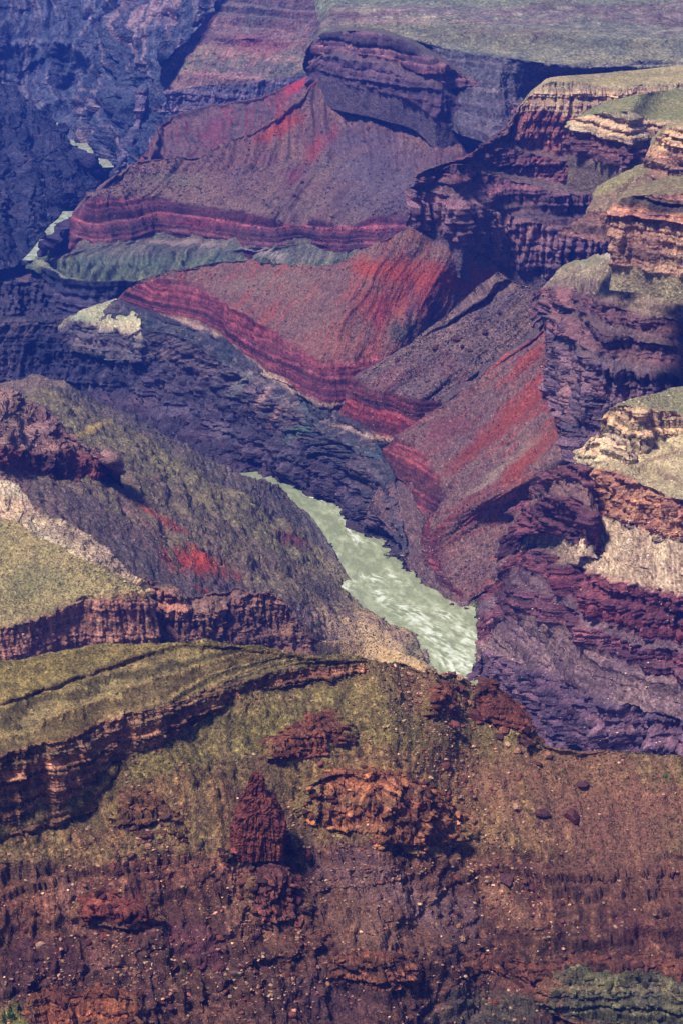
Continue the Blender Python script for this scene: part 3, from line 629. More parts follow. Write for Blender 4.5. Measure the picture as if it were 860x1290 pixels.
surf('pale_ledge',[off(P3_,20,-30),P3_,P2_,P1_,P0_],
     [band('flat',(196,170,132),(170,140,112)),band('cliff',(186,164,136),(154,130,112),B=5,K=4,S=4,T=6,Tw=.3,st=.4),band('cliff',(178,156,128),(142,116,102),B=5,K=5,S=6,T=6,Tw=.3,st=.4),band('cliff',(110,74,74),(84,56,64),S=5,K=4,T=6,Tw=.3)],
     'cream rounded ledge jutting left of the tan buttress','ledge',seed=24,k=.55)
# ---------------------------------------------------------------- inner gorge, right bank
CRM=(196,158,136)
h4=L([-6,-6,-6,-6,-6,-6,-6,-6],-220,560,120,592,220,606,330,604,388,622,428,650,470,676,500,714,550,752)
h3=L([30,34,40,36,32,28,20,14,6,3],-220,486,110,490,190,505,240,530,290,560,340,585,385,608,425,640,462,668,505,712)
h2=U(h3,55,-220,436,100,435,180,445,240,468,290,500,330,528,375,556,420,590,455,630,480,672,515,718)
h1=U(h2,60,-220,412,90,401,175,412,230,424,290,462,330,492,372,520,420,548,460,580,490,630,510,690,530,750)
h0=U(h1,26,-220,405,80,398,146,380,215,400,262,414,330,464,382,498,424,520,470,548,496,600,520,650,540,715,560,765)
WB0=off(U(h2,74,92,436,130,446,178,452),-14,0)
WB1=U(WB0,62,86,402,128,412,178,424); WB2=U(WB1,34,84,396,126,404,178,416); WB3=U(WB2,24,100,390,146,376,178,388)
surf('white_bench',[off(WB3,60,-20),WB3,WB2,WB1,WB0],
     [band('flat',(150,150,124),(130,134,116)),band('talus',(196,184,152),(156,156,126),F=2,R=.8),band('talus',(190,172,146),(130,120,110),R=1.2),band('craggy',(90,82,90),(66,62,78))],
     'pale cream bench standing at the lip of the dark gorge','bench',seed=31,k=.7,blobs=[(105,398,22,5,5,(150,160,124),.8)])
surf('gorge_wall',[off(h0,15,2),h0,h1,h2,h3,h4],
     [band('talus',(64,58,72),(52,50,64))]+[band('craggy',(66,62,76),(50,56,66),(104,90,92),G=6,F=6,B=8,K=3,stk=.6,st=.3),band('craggy',(66,58,72),(48,50,64),(104,84,90),G=5,F=6,R=2,B=10,K=6,stk=.5,Tw=.2),band('craggy',(66,58,76),(50,48,66),(96,78,90),B=16,K=12,F=7,G=6,R=2.5),band('craggy',(62,52,68),(46,42,58),(92,70,84),B=14,K=12,F=6,R=2.5)],
     'dark gorge wall with cream seams falling to the green river','gorge wall',seed=32,k=1.0,
     blobs=[(345,470,60,3,38,CRM,.9),(240,404,50,2.5,22,CRM,.8),(400,507,26,2.5,20,CRM,.9),(455,540,40,2.5,20,CRM,.8),(335,490,26,6,-55,(178,138,130),.9),(345,520,22,6,-50,(170,128,122),.9),(300,480,24,6,-55,(120,124,120),.7),(375,540,22,8,-30,(84,108,96),.9),(392,512,16,9,10,(60,80,88),.9),(470,565,24,12,-20,(72,88,98),.9),(440,585,30,10,-30,(96,80,90),.7),
            (480,650,34,18,-30,(110,90,96),.8),(210,515,20,8,-15,(104,92,108),.8),(120,460,60,30,0,(52,56,76),.7),(50,440,50,40,0,(34,42,70),.8),(272,535,10,14,0,(130,112,120),.5)])
# ---------------------------------------------------------------- river: one water sheet following the channel
def river():
    left=L(0,-260,590,-60,600,120,620,250,625,320,620,345,608,368,624,396,646,408,672,406,694,430,712,436,728,418,744,448,765,480,785,515,808,534,840,500,900,470,960)
    right=L(0,-260,540,-60,560,120,590,250,604,334,600,360,597,392,618,424,646,450,656,474,684,504,716,545,748,580,768,610,796,648,830,690,880,720,940)
    V=[];Q=[];C=[];n=900;m=60
    a=resample(left,n);b=resample(right,n)
    a2=a+(a-b)*.35;b2=b+(b-a)*.35
    t=np.linspace(0,1,m)[None,:,None]
    P=a2[:,None]*(1-t)+b2[:,None]*t
    s=np.stack([P[...,0],P[...,1],P[...,2]],-1)
    x,y=project(P)
    # white water where the channel drops over boulder bars
    foam=0
    for bx,by,ra,rb,an in [(440,665,20,7,60),(450,682,18,4,10),(437,738,18,5,-30),(470,728,14,4,10),(478,748,22,6,50),(520,775,30,12,30),(575,832,30,18,30),(590,800,22,10,30),(395,628,14,3,20),(545,800,16,8,10),(500,730,16,4,30),(560,775,16,5,30),(420,700,10,4,0)]:
        dx=x-bx;dy=y-by;a_=math.radians(an);u=(dx*math.cos(a_)+dy*math.sin(a_))/ra;v=(-dx*math.sin(a_)+dy*math.cos(a_))/rb
        foam=foam+np.exp(-(u*u+v*v))
    al=(P[...,0]*.4-P[...,1]*.92); ac=(P[...,0]*.92+P[...,1]*.4); bend=fbm(P/60,2)*14; Q_=np.stack([al/26,(ac+bend)/4.2,0*al],-1)
    wv=fbm(Q_,4,.6); w2=fbm(np.stack([al/90,(ac+bend)/16,0*al],-1)+5,3)
    foam=np.clip(foam,0,1.2)*(.35+1.3*wv)*.7+.2*w2+.1*wv+.05*sm(700,820,y)
    P=P.copy(); P[...,2]=.35*wv*(1+2*np.clip(foam,0,1))
    Vv,Qd,_=mesh_from_grid(P,P)
    o=make_mesh('river',Vv,Qd,None,MAT['water'])
    at=o.data.attributes.new('Foam','FLOAT','POINT'); at.data.foreach_set('value',foam.ravel().astype(np.float32))
    tag(o,'pale green silty river with white rapids winding through the gorge','river',kind='structure')
    for nm,pts,lab in [('river_reach',[(78,150),(96,176),(108,192),(124,201),(133,211)],'small pale reach of river far up the gorge'),
                       ('river_reach',[(96,266),(90,276),(78,286),(70,298),(62,310),(54,320),(46,328)],'narrow pale glimpse of river beside the small rock knob')]:
        c=spot([p[0] for p in pts],[p[1] for p in pts],1.0); c=resample(c,160)
        d=np.gradient(c,axis=0); nn=np.stack([-d[:,1],d[:,0],0*d[:,0]],-1); nn/=np.linalg.norm(nn,axis=1)[:,None]
        w=(26 if 'far' in lab else 34); P=c[:,None]+nn[:,None]*np.linspace(-w,w,24)[None,:,None]
        P[...,2]=1+.6*fbm(P/14,2)
        Vv,Qd,_=mesh_from_grid(P,P); o=make_mesh(nm,Vv,Qd,None,MAT['water'])
        at=o.data.attributes.new('Foam','FLOAT','POINT'); at.data.foreach_set('value',(.12+.3*fbm(P/18,2)).ravel().astype(np.float32))
        tag(o,lab,'river',kind='structure')
river()
# ---------------------------------------------------------------- near left side
G1=(112,106,84); G2=(88,84,78)
surf('river_slope',[off(L([250,200,100,10],-200,480,60,472,220,550,345,604),90,-120),
      L([255,250,245,240,225,200,190,170,140,110,80,40,14,8,6,5],-200,490,0,479,40,470,80,474,105,492,130,506,165,522,200,537,240,560,280,582,320,598,345,606,358,612,372,630,398,655,415,680),
      L([270,262,256,250,236,214,196,176,150,122,92,60,34,20,12,8],-200,520,0,500,40,486,76,490,100,510,128,524,160,536,195,552,235,580,275,604,315,626,345,644,372,660,392,676,414,700,440,724),
      L([300,286,268,240,214,178,140,104,70,40,20,10,5,-12],-200,570,0,540,80,540,140,560,190,590,240,622,290,652,340,684,380,706,405,720,420,735,430,748,444,760,476,782),
      L([330,316,290,262,230,196,160,124,86,54,30,16,11,-12],-200,610,0,590,80,610,140,640,190,668,240,700,290,728,340,748,380,760,415,765,440,768,480,782,518,797,552,816),
      L([330,310,290,250,220,180,140,100,60,34,20,14,12,-12],-200,680,0,670,100,700,160,740,220,770,270,785,330,800,370,806,400,806,430,806,460,806,490,815,538,835,566,852),
      off(L([330,310,290,250,220,180,140,100,60,34,20,14,12,-12],-200,680,0,670,100,700,160,740,220,770,270,785,330,800,370,806,400,806,430,806,460,806,490,815,538,835,566,852),-30,-40)],
     [band('talus',(116,100,96),(96,88,86)),band('talus',(112,98,94),(84,80,84),(76,74,80),spk=.9,R=2),band('talus',(122,112,84),(96,88,74),(104,86,84),G=3,F=8,R=1.6,stk=.5,spk=.9),band('talus',(118,104,84),(92,82,76),(112,86,84),G=3,F=7,R=1.6,stk=.6,spk=.9),band('talus',(104,88,88),(84,74,82),(110,78,84),R=1.6,spk=.9),band('talus',(198,164,116),(160,132,94),F=1,G=.3,R=1.2)],
     'grey-green shrubby slope descending to the left bank of the river','slope',seed=33,k=.85,spacing=1.5,drape=0,
     blobs=[(252,706,42,15,14,(178,64,38),1),(292,722,16,5,25,(120,58,62),.9),(200,646,40,6,32,(166,70,46),1),(222,660,24,3,34,(156,68,48),.9),(190,640,24,3,30,(150,50,50),.9),(370,676,22,8,20,(116,50,62),.9),(262,745,16,4,25,(150,50,40),.8),(470,800,80,26,22,(206,170,120),1),(415,790,30,9,0,(176,142,112),.8),(520,815,16,14,0,(112,110,76),.7),(380,780,30,8,0,(150,120,104),.6),
            (268,622,34,7,-12,(150,132,92),.7),(120,536,26,4,-22,(176,148,78),.9),(30,480,60,10,-4,(140,112,98),.7),(90,480,30,8,14,(150,128,108),.6),(410,740,30,14,30,(74,64,66),.6),(160,520,30,8,30,(70,66,82),.5)])
TPr=L([276,268,268,270,275,281,280],-200,806,0,794,36,785,64,775,94,762,132,753,184,752)
TPf=DN(TPr,4,-200,850,0,834,40,830,90,820,140,816,190,818)
RSf=L([345,330,300,286,270,262,252,252],-200,580,0,585,38,596,62,602,86,612,100,604,124,621,139,604)
surf('rubble_slope',[off(L([350,320,290],-200,470,60,510,135,570),60,-60),
      L([400,380,362,345,325,312,305,300,295],-200,488,0,486,28,499,58,516,84,538,102,556,118,566,130,570,138,578),
      U(RSf,78,-200,556,0,560,34,568,60,572,84,566,108,570,128,572,138,582),
      RSf,
      L([330,322,310,290,262,246,232,218],-200,630,0,606,30,618,70,634,110,648,140,660,170,676,200,668),
      L([300,300,280,250,220,190],-200,700,0,690,80,700,150,720,200,745,250,745)],
     [band('talus',(116,88,88),(96,74,80)),band('craggy',(128,98,94),(100,72,78),F=3,B=5,K=4,G=2,R=3,spk=.9),band('wall',(104,60,62),(66,44,54),B=9,K=8,R=2),band('talus',(132,102,98),(108,84,88),(100,72,80),R=2,spk=.9,stk=.5),band('talus',(112,90,74),(80,58,62),R=2.4,spk=.9,F=5)],
     'mauve rubble slope on the left edge with a dark cliff band','slope',seed=34,k=.7,
     blobs=[(120,595,18,20,0,(128,70,66),.8),(60,640,40,8,20,(138,122,84),.8),(70,590,26,12,20,(56,42,54),.7),(90,545,22,20,45,(112,66,68),.6),(85,662,46,16,22,(78,50,56),.8),(150,665,40,14,30,(74,60,66),.6)])
surf('tan_plateau',[off(L([340,320,300],-200,570,60,640,170,700),60,-60),
      L([345,338,332,322,312,302,296,292,288],-200,570,0,598,22,606,48,630,80,652,110,672,142,700,166,716,178,735),
      L([330,322,315,308,300,292],-200,640,0,650,40,668,80,690,120,712,160,728),
      L([280,272,272,274,278,284,284],-200,800,0,788,36,778,62,768,92,756,130,747,180,745),
      L([276,268,268,270,275,281,280],-200,806,0,794,36,785,64,775,94,762,132,753,184,752),
      TPf,off(TPf,-3,-40)],
     [band('talus',(110,84,82),(90,70,76)),band('craggy',(168,146,122),(112,92,86),F=2.5,B=3,R=2.4,K=2,spk=.9,Tw=.2),band('flat',(150,132,90),(128,118,76),F=3,R=.8,spk=.7),band('cliff',(120,96,70),(84,64,56),S=4,B=4,T=5,Tw=.8),band('wall',(134,92,78),(104,68,64),(170,130,110),B=6,K=6,R=1.2,st=.4,stk=.4),band('talus',(120,90,76),(100,76,70))],
     'tan grassy plateau at the left edge ending in a reddish cliff','plateau',seed=35,k=.7,
     blobs=[(25,615,24,10,20,(206,190,158),.8),(60,670,34,6,35,(190,172,142),.7),(40,730,70,20,-10,(112,112,70),.5),(165,700,12,14,0,(96,74,60),.6)])
K0=L([212,208,204,200,192,188,186,184],165,815,198,812,225,812,250,816,275,816,300,816,325,812,352,812,390,816)
K1=U(K0,[60,72,78,80,78,60],165,790,198,780,225,790,250,798,275,798,300,796,325,786,352,790,386,806)
K2=U(K1,[80,80,82,84,80],166,745,198,738,225,752,243,766,268,770,290,762,314,749,350,748,380,792)
K3=U(K2,[20,30,30,8,8],162,722,192,726,218,736,242,749,272,746,300,740,322,745,350,744,374,780)
surf('red_cliff',[off(K3,50,-30),K3,K2,K1,K0,off(K0,-30,-20)],
     [band('talus',(104,76,78),(84,64,70)),band('craggy',(104,80,72),(76,56,58),F=2,B=5,R=1.6,G=1),band('cliff',(120,84,72),(80,54,56),(146,114,100),B=11,K=9,S=6,R=1,T=8,Tw=.3,st=.5,stk=.25),band('craggy',(112,80,70),(80,56,56),R=1.8,spk=.9,B=8,K=5,F=2,G=1),band('talus',(128,90,76),(98,70,64))],
     'rust red broken cliff with a square tower above the sandbar','cliff',seed=36,k=.6)
NEARBY[0]=True
# ---------------------------------------------------------------- foreground ridge
O1=(104,94,64); O2=(86,76,54)
MR=L([554,555,556,556,555,554,552,550,547,544,540],-200,990,0,950,50,938,100,922,140,905,178,896,230,881,280,862,322,850,372,838,430,833,460,838)
MF=DN(MR,3,-200,1130,0,1050,25,1036,85,1026,110,1008,128,966,150,950,192,944,212,926,248,890,300,868,360,850,430,836,460,840)
print('foot z',MF[:,2].round())
surf('ridge_mesa',[off(L([560,565,560,545,540],-160,850,60,822,230,808,380,822,460,828),120,-70),
      L([572,572,571,570,570,569,564,556,548,544],-200,850,0,831,60,821,120,812,180,807,232,808,300,812,360,820,420,826,462,826),
      L([566,566,566,567,568,568,563,555,547,543],-200,915,0,883,60,864,118,843,178,824,232,811,300,815,360,823,420,829,460,830),
      L([563,563,563,564,565,566,561,554,546,542],-200,921,0,888,60,869,118,848,178,828,232,814,300,818,362,825,420,831,460,832),
      MR,
      MF,
      off(MF,-.5,-30)],
     [band('flat',O1,O2,F=2,R=.5),band('flat',(118,106,64),(96,88,56),(132,112,64),F=2.5,R=.5,spk=.7,stk=.2),band('cliff',(92,70,50),(64,48,42),S=1.5,B=2,K=1,R=.5,T=3,Tw=.6),
      band('ledge',(114,102,68),(98,88,62),(138,122,86),G=.5,F=1,R=.5,B=2,K=.5,S=1.2,T=3.2,Tw=1.,st=.35,spk=.5,stk=.2),band('cliff',(122,92,74),(80,56,50),(156,122,100),F=.6,B=4.5,K=3.4,S=2.6,R=.7,T=5,Tw=.5,st=.75,stk=.35),band('cliff',(112,86,68),(80,56,50),F=.6,B=4.5,K=3.4,S=2.6,R=.7,T=5,Tw=.5,st=.75)],
     'tilted olive mesa with thin cracked beds and a banded cliff edge','mesa',seed=41,k=.42,mat='near',strata=3.2,
     blobs=[(150,925,20,26,0,(160,104,84),.6),(70,990,40,30,0,(150,98,78),.4)])
_rx=[-200,0,110,160,220,320,430,460,480,512,545,580,602,626,652,684,724,780,1060,1400]
_ry=[1130,1050,1008,949,915,862,832,824,832,830,842,848,862,890,916,932,938,944,960,975]
_fx,_fy=project(MF)
_rz=[float(np.interp(q,_fx,MF[:,2])) for q in (-200,0,110,160,220,320)]+[541,543,542,536,528,512,500,492,484,480,478,476,474,470]
def fgz(x,y,g=.6):
    "height of the foreground slope under the line of sight (x,y)"
    x=np.asarray(x,float); z0=np.interp(x,_rx,_rz); d0=(H-z0)/tanof(np.interp(x,_rx,_ry)); t=tanof(y)
    d=(H-z0+g*d0)/(t+g); return H-d*t
def G_(*xy):
    p=np.array(xy,float).reshape(-1,2); return spot(p[:,0],p[:,1],fgz(p[:,0],p[:,1]))
def fgrow(f,sh):
    xs=np.array(_rx[:-1],float)+sh; xs[0]=-200
    ys=np.interp(xs,_rx,_ry); return spot(xs,ys+f,fgz(xs,ys+f))
def fgy(yl,yr,sh):
    xs=np.linspace(-200+sh*.4,1060+sh,20); ys=np.interp(xs,[-200,430,1060],[yl,(yl+yr)/2,yr]); return spot(xs,ys,fgz(xs,ys))
r1=spot(_rx[:-1],_ry[:-1],_rz[:-1])
_t=np.linspace(-200,1060,40)
def rowat(y0,w,sh):
    xs=_t+sh*np.linspace(.3,1,40); yr=np.interp(xs,_rx,_ry); ys=yr*(1-w)+y0*w; return spot(xs,ys,fgz(xs,ys))
surf('ridge_slope',[off(r1,70,-80),rowat(0,0,0),rowat(960,.25,5),rowat(1010,.6,25),rowat(1090,.9,55),rowat(1190,1,100),rowat(1305,1,150),rowat(1420,1,200)],
     [band('talus',(100,80,56),(84,64,50),R=1),
      band('talus',(108,98,62),(92,80,54),(112,88,60),G=2,F=4,R=1.3,stk=.2,spk=.9),
      band('talus',(108,100,60),(92,82,54),(118,94,60),G=2,F=5,R=1.3,stk=.2,spk=.9),
      band('talus',(104,88,60),(88,66,52),(124,94,64),G=2.5,F=6,R=1.6,stk=.5,spk=.9),
      band('craggy',(84,56,48),(62,42,42),(108,76,60),G=3,F=7,R=2,B=8,K=4,S=2.5,T=9,Tw=.8,st=.2,stk=.5,spk=.9),
      band('craggy',(78,54,48),(54,38,40),(104,72,58),G=3,F=7,R=2,B=8,K=4,S=2.5,T=8,Tw=.9,st=.25,stk=.5,spk=.9),
      band('craggy',(72,56,46),(50,42,40),(90,66,54),G=3,F=7,R=2,B=8,K=4,S=2.5,T=7,Tw=1.,st=.4,stk=.2,spk=.9)],
     'rubble covered olive to dark red slope filling the foreground','slope',seed=42,k=1.15,mat='near',spacing=1.15,
     blobs=[(460,968,70,7,-2,(150,116,58),.9),(400,930,60,14,5,(120,104,58),.5),(330,1084,44,9,5,(128,98,68),.95),(330,1150,50,18,60,(136,92,66),.8),(300,1140,14,46,10,(132,92,66),.7),(90,1130,18,50,-32,(140,96,78),.8),(120,1200,26,30,-30,(134,88,76),.6),(235,900,70,30,10,(104,92,56),.5),
            (620,1000,60,24,45,(140,98,72),.6),(560,1060,60,14,45,(138,98,72),.8),(640,1130,60,12,45,(142,100,74),.8),(780,1040,130,80,15,(112,74,60),1),(740,965,160,36,5,(122,84,62),.9),(570,880,100,50,25,(116,86,60),.7),(820,1000,60,20,10,(128,84,66),.7),(800,1160,60,30,15,(90,50,46),.55),(480,1110,90,30,20,(116,84,82),.8),(560,1150,50,40,30,(120,90,88),.6),(470,1170,60,40,20,(126,92,76),.6),
            (180,1250,50,40,0,(76,46,48),.7),(60,1200,60,40,10,(74,42,46),.8),(300,1080,1,1,0,RED,0),(250,1180,50,24,20,(100,56,62),.7),(780,1260,110,40,0,(84,84,60),.9),(600,1270,80,30,0,(78,72,60),.8),(700,1250,60,10,10,(120,60,54),.7),(430,1260,60,40,30,(84,56,60),.6),(10,1280,24,22,0,(120,118,52),.8),
            (120,1020,60,20,-20,(96,88,58),.5),(40,1090,60,30,0,(88,70,56),.5),(540,870,60,20,10,(128,92,64),.6)])

# ---------------------------------------------------------------- bedrock showing through the foreground slope
OUT=[]
def outcrop(rim,foot,c0,c1,label,seed,lift=0,ang=50,kind=None,name='rock_outcrop',cs=None,**kw):
    f=G_(*foot); top=U(f,ang,*rim)
    rr=np.array(rim,float).reshape(-1,2); bk=spot(rr[:,0],rr[:,1]-9,fgz(rr[:,0],rr[:,1]-9)+.3)
    b=dict(B=4,K=4,S=3,R=1.0,T=4,Tw=.5,st=.5,spk=.7,stk=.3); b.update(kw)
    def blend(P,C,x,y,U_,V_):
        nr,nc=C.shape[:2]; u=np.linspace(0,1,nc)[None,:]; v=np.linspace(0,1,nr)[:,None]
        e=np.minimum(np.minimum(u,1-u)*5,np.minimum(v*4,(1-v)*7))+.35*fbm(P/5,3); w=sm(.1,.8,e)[...,None]
        yy=np.clip((y-1000)/180,0,1)[...,None]; base=(lin((112,98,66))*(1-yy)+lin((98,70,58))*yy)*TINT['near']*np.exp(.3*fbm(P/2.5,2))[...,None]
        return P,base*(1-w)+C*w
    OUT.append((f,top,c0,c1,cs,seed,label))
    return surf(name,[off(bk,6,-4),bk,top,f,off(f,-3,-6)],[band('flat',c0,c1,F=1,R=1),band('talus',c0,c1,F=1.5,G=.5,R=1),band('cliff',c0,c1,cs,**b),band('talus',c1,c1)],label,'rock outcrop',seed=seed,k=.42,mat='near',kind=kind,nc=None,spacing=.9,post=blend)
outcrop((386,992,402,984,430,975,452,976,472,973,500,984,528,990,556,1008,580,1034),(384,1022,405,1036,430,1046,455,1058,478,1062,505,1062,532,1064,560,1062,588,1052),(124,82,60),(84,54,46),'broken orange-red rock band to the right of the spire',51,cs=(170,116,80),B=6,K=6,S=4)
outcrop((338,940,356,932,380,918,404,905,428,901),(340,951,360,954,384,956,410,948,434,930),(116,72,56),(82,50,46),'slanting layered red ledge above the spire',52,B=3,K=2,S=4)
outcrop((146,1016,164,1008,184,1006,204,1016,220,1034),(142,1034,160,1042,184,1046,208,1050,228,1050),(106,76,56),(74,52,44),'low crumbling dark red outcrop left of the spire',53)
outcrop((318,1112,332,1098,352,1096,370,1110,384,1130),(316,1140,332,1156,352,1160,372,1158,388,1150),(92,58,54),(54,36,42),'dark blocky outcrop just below the spire',54,K=6,B=5)
outcrop((538,884,548,872,562,868,576,880),(538,898,548,902,562,902,578,898),(108,70,54),(76,48,42),'small red crag on the ridge crest',55)
outcrop((594,880,604,866,618,864,634,880,650,892,664,908,672,928),(594,904,606,914,620,918,636,922,650,928,664,934,676,938),(92,54,46),(62,38,40),'dark red crag on the ridge crest where it drops to the right',56,B=5,K=5)
outcrop((690,1232,720,1226,760,1230,800,1226,830,1232,870,1240,940,1250),(690,1262,720,1276,760,1284,800,1286,830,1290,870,1294,940,1300),(88,88,66),(60,60,54),'grey-green layered cliff in the bottom right corner',57,B=4,K=1.5,S=4,T=3,Tw=.8,st=.5)
outcrop((570,1216,610,1208,650,1214,700,1218,750,1210,800,1214,860,1218,940,1226),(570,1226,610,1222,650,1228,700,1236,750,1232,800,1232,860,1238,940,1246),(98,62,52),(70,46,44),'thin red ledge over the grey-green cliff',58,B=4,S=3)
outcrop((100,1142,120,1132,140,1134,160,1142,186,1140),(100,1152,120,1152,142,1156,164,1158,188,1154),(104,58,50),(66,38,40),'short dark ledge under the pale chute, left part of the slope',59)
outcrop((420,1210,450,1204,480,1206,520,1214),(420,1228,450,1234,480,1236,522,1234),(108,70,56),(68,44,44),'brown layered ledge low in the middle of the slope',61)
outcrop((40,1262,70,1252,100,1256,130,1250,170,1262),(40,1284,70,1296,100,1300,130,1298,172,1290),(116,72,52),(76,46,42),'orange-brown ledge in the bottom left corner',62)
outcrop((690,880,1,1),(0,0,1,1),(1,1,1),(1,1,1),'x',0) if False else None
# ---------------------------------------------------------------- the spire
def spire():
    prof=[(971,317,328),(975,313,333),(984,311,334),(988,310,335),(1000,307,337),(1003,303,346),(1012,302,349),(1018,301,354),(1021,293,357),(1045,291,361),(1060,290,361)]
    b=spot(326,1066,fgz(326,1066)); D=b[1]
    rows=[];cols_=260
    zz=[];cx=[];rx=[]
    for y,xl,xr in prof:
        pl=spotd(xl,y,D);pr=spotd(xr,y,D); zz.append(pl[2]); cx.append((pl[0]+pr[0])/2); rx.append((pr[0]-pl[0])/2)
    zz=np.array(zz);n=240
    z=np.linspace(zz[0]+.5,zz[-1]-8,n); z_=-z
    c=np.interp(z_,-zz,cx); r=np.interp(z_,-zz,rx)
    r[:8]*=np.linspace(.05,1,8)**.5
    th=np.linspace(0,2*np.pi,cols_)
    ca,sa=np.cos(th),np.sin(th)
    q=(np.abs(ca)**4.5+np.abs(sa)**4.5)**(-1/4.5)
    P=np.stack([c[:,None]+r[:,None]*ca*q,D+r[:,None]*.8*sa*q+0*z[:,None],z[:,None]+0*th[None]],-1)
    Nn=np.stack([ca+0*z[:,None],sa+0*z[:,None],0*ca+0*z[:,None]],-1)
    # joints, beds
    S3=np.stack([P[...,0]/4,P[...,1]/4,P[...,2]/26],-1)
    cr=ridge(S3+3,3,.6); zb=P[...,2]+fbm(P/9,2)*1.2+.12*P[...,0]
    bed=hstep(zb,2.6,.8,2)+.7*hstep(zb,1.1,.75,4)
    d=-1.2-5.5*np.clip(cr-.3,0,1)**1.2+1.8*fbm(P/np.array([9,9,22.]),3)+.55*bed+2.7*(blocks(th[None]*r[:,None]+0*z[:,None],zb,8,24,3)+.35*blocks(th[None]*r[:,None]+0*z[:,None],zb,3,4,4))+.5*fbm(P/1.6,2)
    d*=np.clip(r[:,None]/4,.25,1)
    P=P+Nn*d[...,None]
    C=lin((98,54,42))*np.exp(.45*bed+.5*fbm(P/5,3)+.5*(fbm(S3*1.7,2)))[...,None]
    t=sm(-.1,.5,fbm(P/6+9,3))[...,None]; C=C*(1-t*.5)+lin((84,40,42))*t*.5
    Vv,Qd,Cc=mesh_from_grid(P,C); o=make_mesh('rock_spire',Vv,Qd[:,::-1],Cc,MAT['near'])
    tag(o,'tall dark red layered rock spire standing on the foreground slope','rock spire')
spire()
outcrop((284,1078,290,1062,302,1056,330,1060,352,1056,364,1062,376,1074),(282,1086,292,1086,304,1078,330,1072,352,1068,366,1072,380,1076),(84,44,42),(50,30,36),'dark crumbling plinth around the foot of the spire',64,K=3)
# ---------------------------------------------------------------- loose rock, scrub, boulders, bushes
R_=np.random.RandomState(21)
def facet_rock(seed,sub,flat=1.0,planes=11):
    rs=np.random.RandomState(seed)
    import bmesh
    bm=bmesh.new(); bmesh.ops.create_icosphere(bm,subdivisions=sub,radius=1)
    V=np.array([v.co[:] for v in bm.verts]); T=np.array([[v.index for v in f.verts] for f in bm.faces]); bm.free()
    V/=np.linalg.norm(V,axis=1)[:,None]
    n=rs.normal(size=(planes,3)); n/=np.linalg.norm(n,axis=1)[:,None]; h=rs.uniform(.42,.9,planes)
    r=np.full(len(V),1.15)
    for a,b in zip(n,h):
        c=V@a; r=np.where(c>.05,np.minimum(r,b/np.maximum(c,.05)),r)
    V=V*r[:,None]*np.array([1.15,.9,.75*flat])
    return V,T
SM=[facet_rock(100+i,1) for i in range(6)]
def shrub_tmpl(seed,n=9):
    rs=np.random.RandomState(seed); V=[];T=[]
    for i in range(n):
        c=rs.normal(size=3)*np.array([.42,.42,.25])+np.array([0,0,.35]); a=rs.normal(size=(3,3))*.55
        V+= list(c+a); T.append([3*i,3*i+1,3*i+2])
    return np.array(V),np.array(T)
SH=[shrub_tmpl(200+i) for i in range(6)]
def sites(key,n,dens):
    P,N,x,y=SURF[key]
    out=[];tot=0
    w=dens(x,y)
    vis=(N*(-P+np.array([0,0,H]))).sum(-1)>0
    w=np.where(vis&(x>-60)&(x<920)&(y<1330),w,0).ravel()
    c=np.cumsum(w); 
    if c[-1]<=0: return np.zeros((0,3)),np.zeros((0,3)),np.zeros(0),np.zeros(0)
    i=np.searchsorted(c,R_.rand(n)*c[-1]); i=np.clip(i,0,len(w)-1)
    return P.reshape(-1,3)[i],N.reshape(-1,3)[i],x.ravel()[i],y.ravel()[i]
def heap(name,tm,items,mat,label,cat):
    "many loose pieces nobody could count, one object"
    V=[];T=[];C=[];o=0
    for pos,nrm,size,colr,sq in items:
        for k in range(len(tm)):
            m=(np.arange(len(pos))%len(tm))==k
            p=pos[m];s=size[m];c=colr[m]
            if len(p)==0: continue
            v,t=tm[k]; n=len(p)
            a=R_.rand(n)*6.283; ca,sa=np.cos(a),np.sin(a)
            sx=s*(.8+.5*R_.rand(n)); sy=s*(.8+.5*R_.rand(n)); sz=s*sq*(.7+.6*R_.rand(n))
            vx=v[None,:,0]*sx[:,None];vy=v[None,:,1]*sy[:,None];vz=v[None,:,2]*sz[:,None]
            W=np.stack([vx*ca[:,None]-vy*sa[:,None],vx*sa[:,None]+vy*ca[:,None],vz],-1)+p[:,None]
            V.append(W.reshape(-1,3)); T.append((t[None]+(np.arange(n)*len(v))[:,None,None]+o).reshape(-1,3)); C.append(np.repeat(c,len(v),0)); o+=n*len(v)
    ob=make_mesh(name,np.vstack(V),np.vstack(T),np.vstack(C),mat,smooth=False)
    tag(ob,label,cat,kind='stuff'); return ob
def pal(n,cols,jit=.25):
    c=np.array([lin(q) for q in cols]); k=R_.randint(len(c),size=n)
    return c[k]*np.exp(R_.normal(size=(n,1))*jit)
def clump(x,y,s=22,seed=0,lo=0,pw=1.5):
    n=pn(np.stack([x/s,y/s,0*x+seed],-1)); return np.clip(n+.35-lo,0,1)**pw
def lump(x,y,*spots):
    w=0
    for bx,by,rx,ry,an,st in spots:
        a=math.radians(an);dx=x-bx;dy=y-by;u=(dx*math.cos(a)+dy*math.sin(a))/rx;v=(-dx*math.sin(a)+dy*math.cos(a))/ry
        w=w+st*np.exp(-(u*u+v*v))
    return w
WARM=[(140,108,84),(124,92,70),(108,74,56),(168,134,104),(112,60,50),(92,54,48),(140,96,80)]
MAUVE=[(128,104,108),(104,84,96),(84,68,82),(150,124,118),(70,54,70)]
items=[]
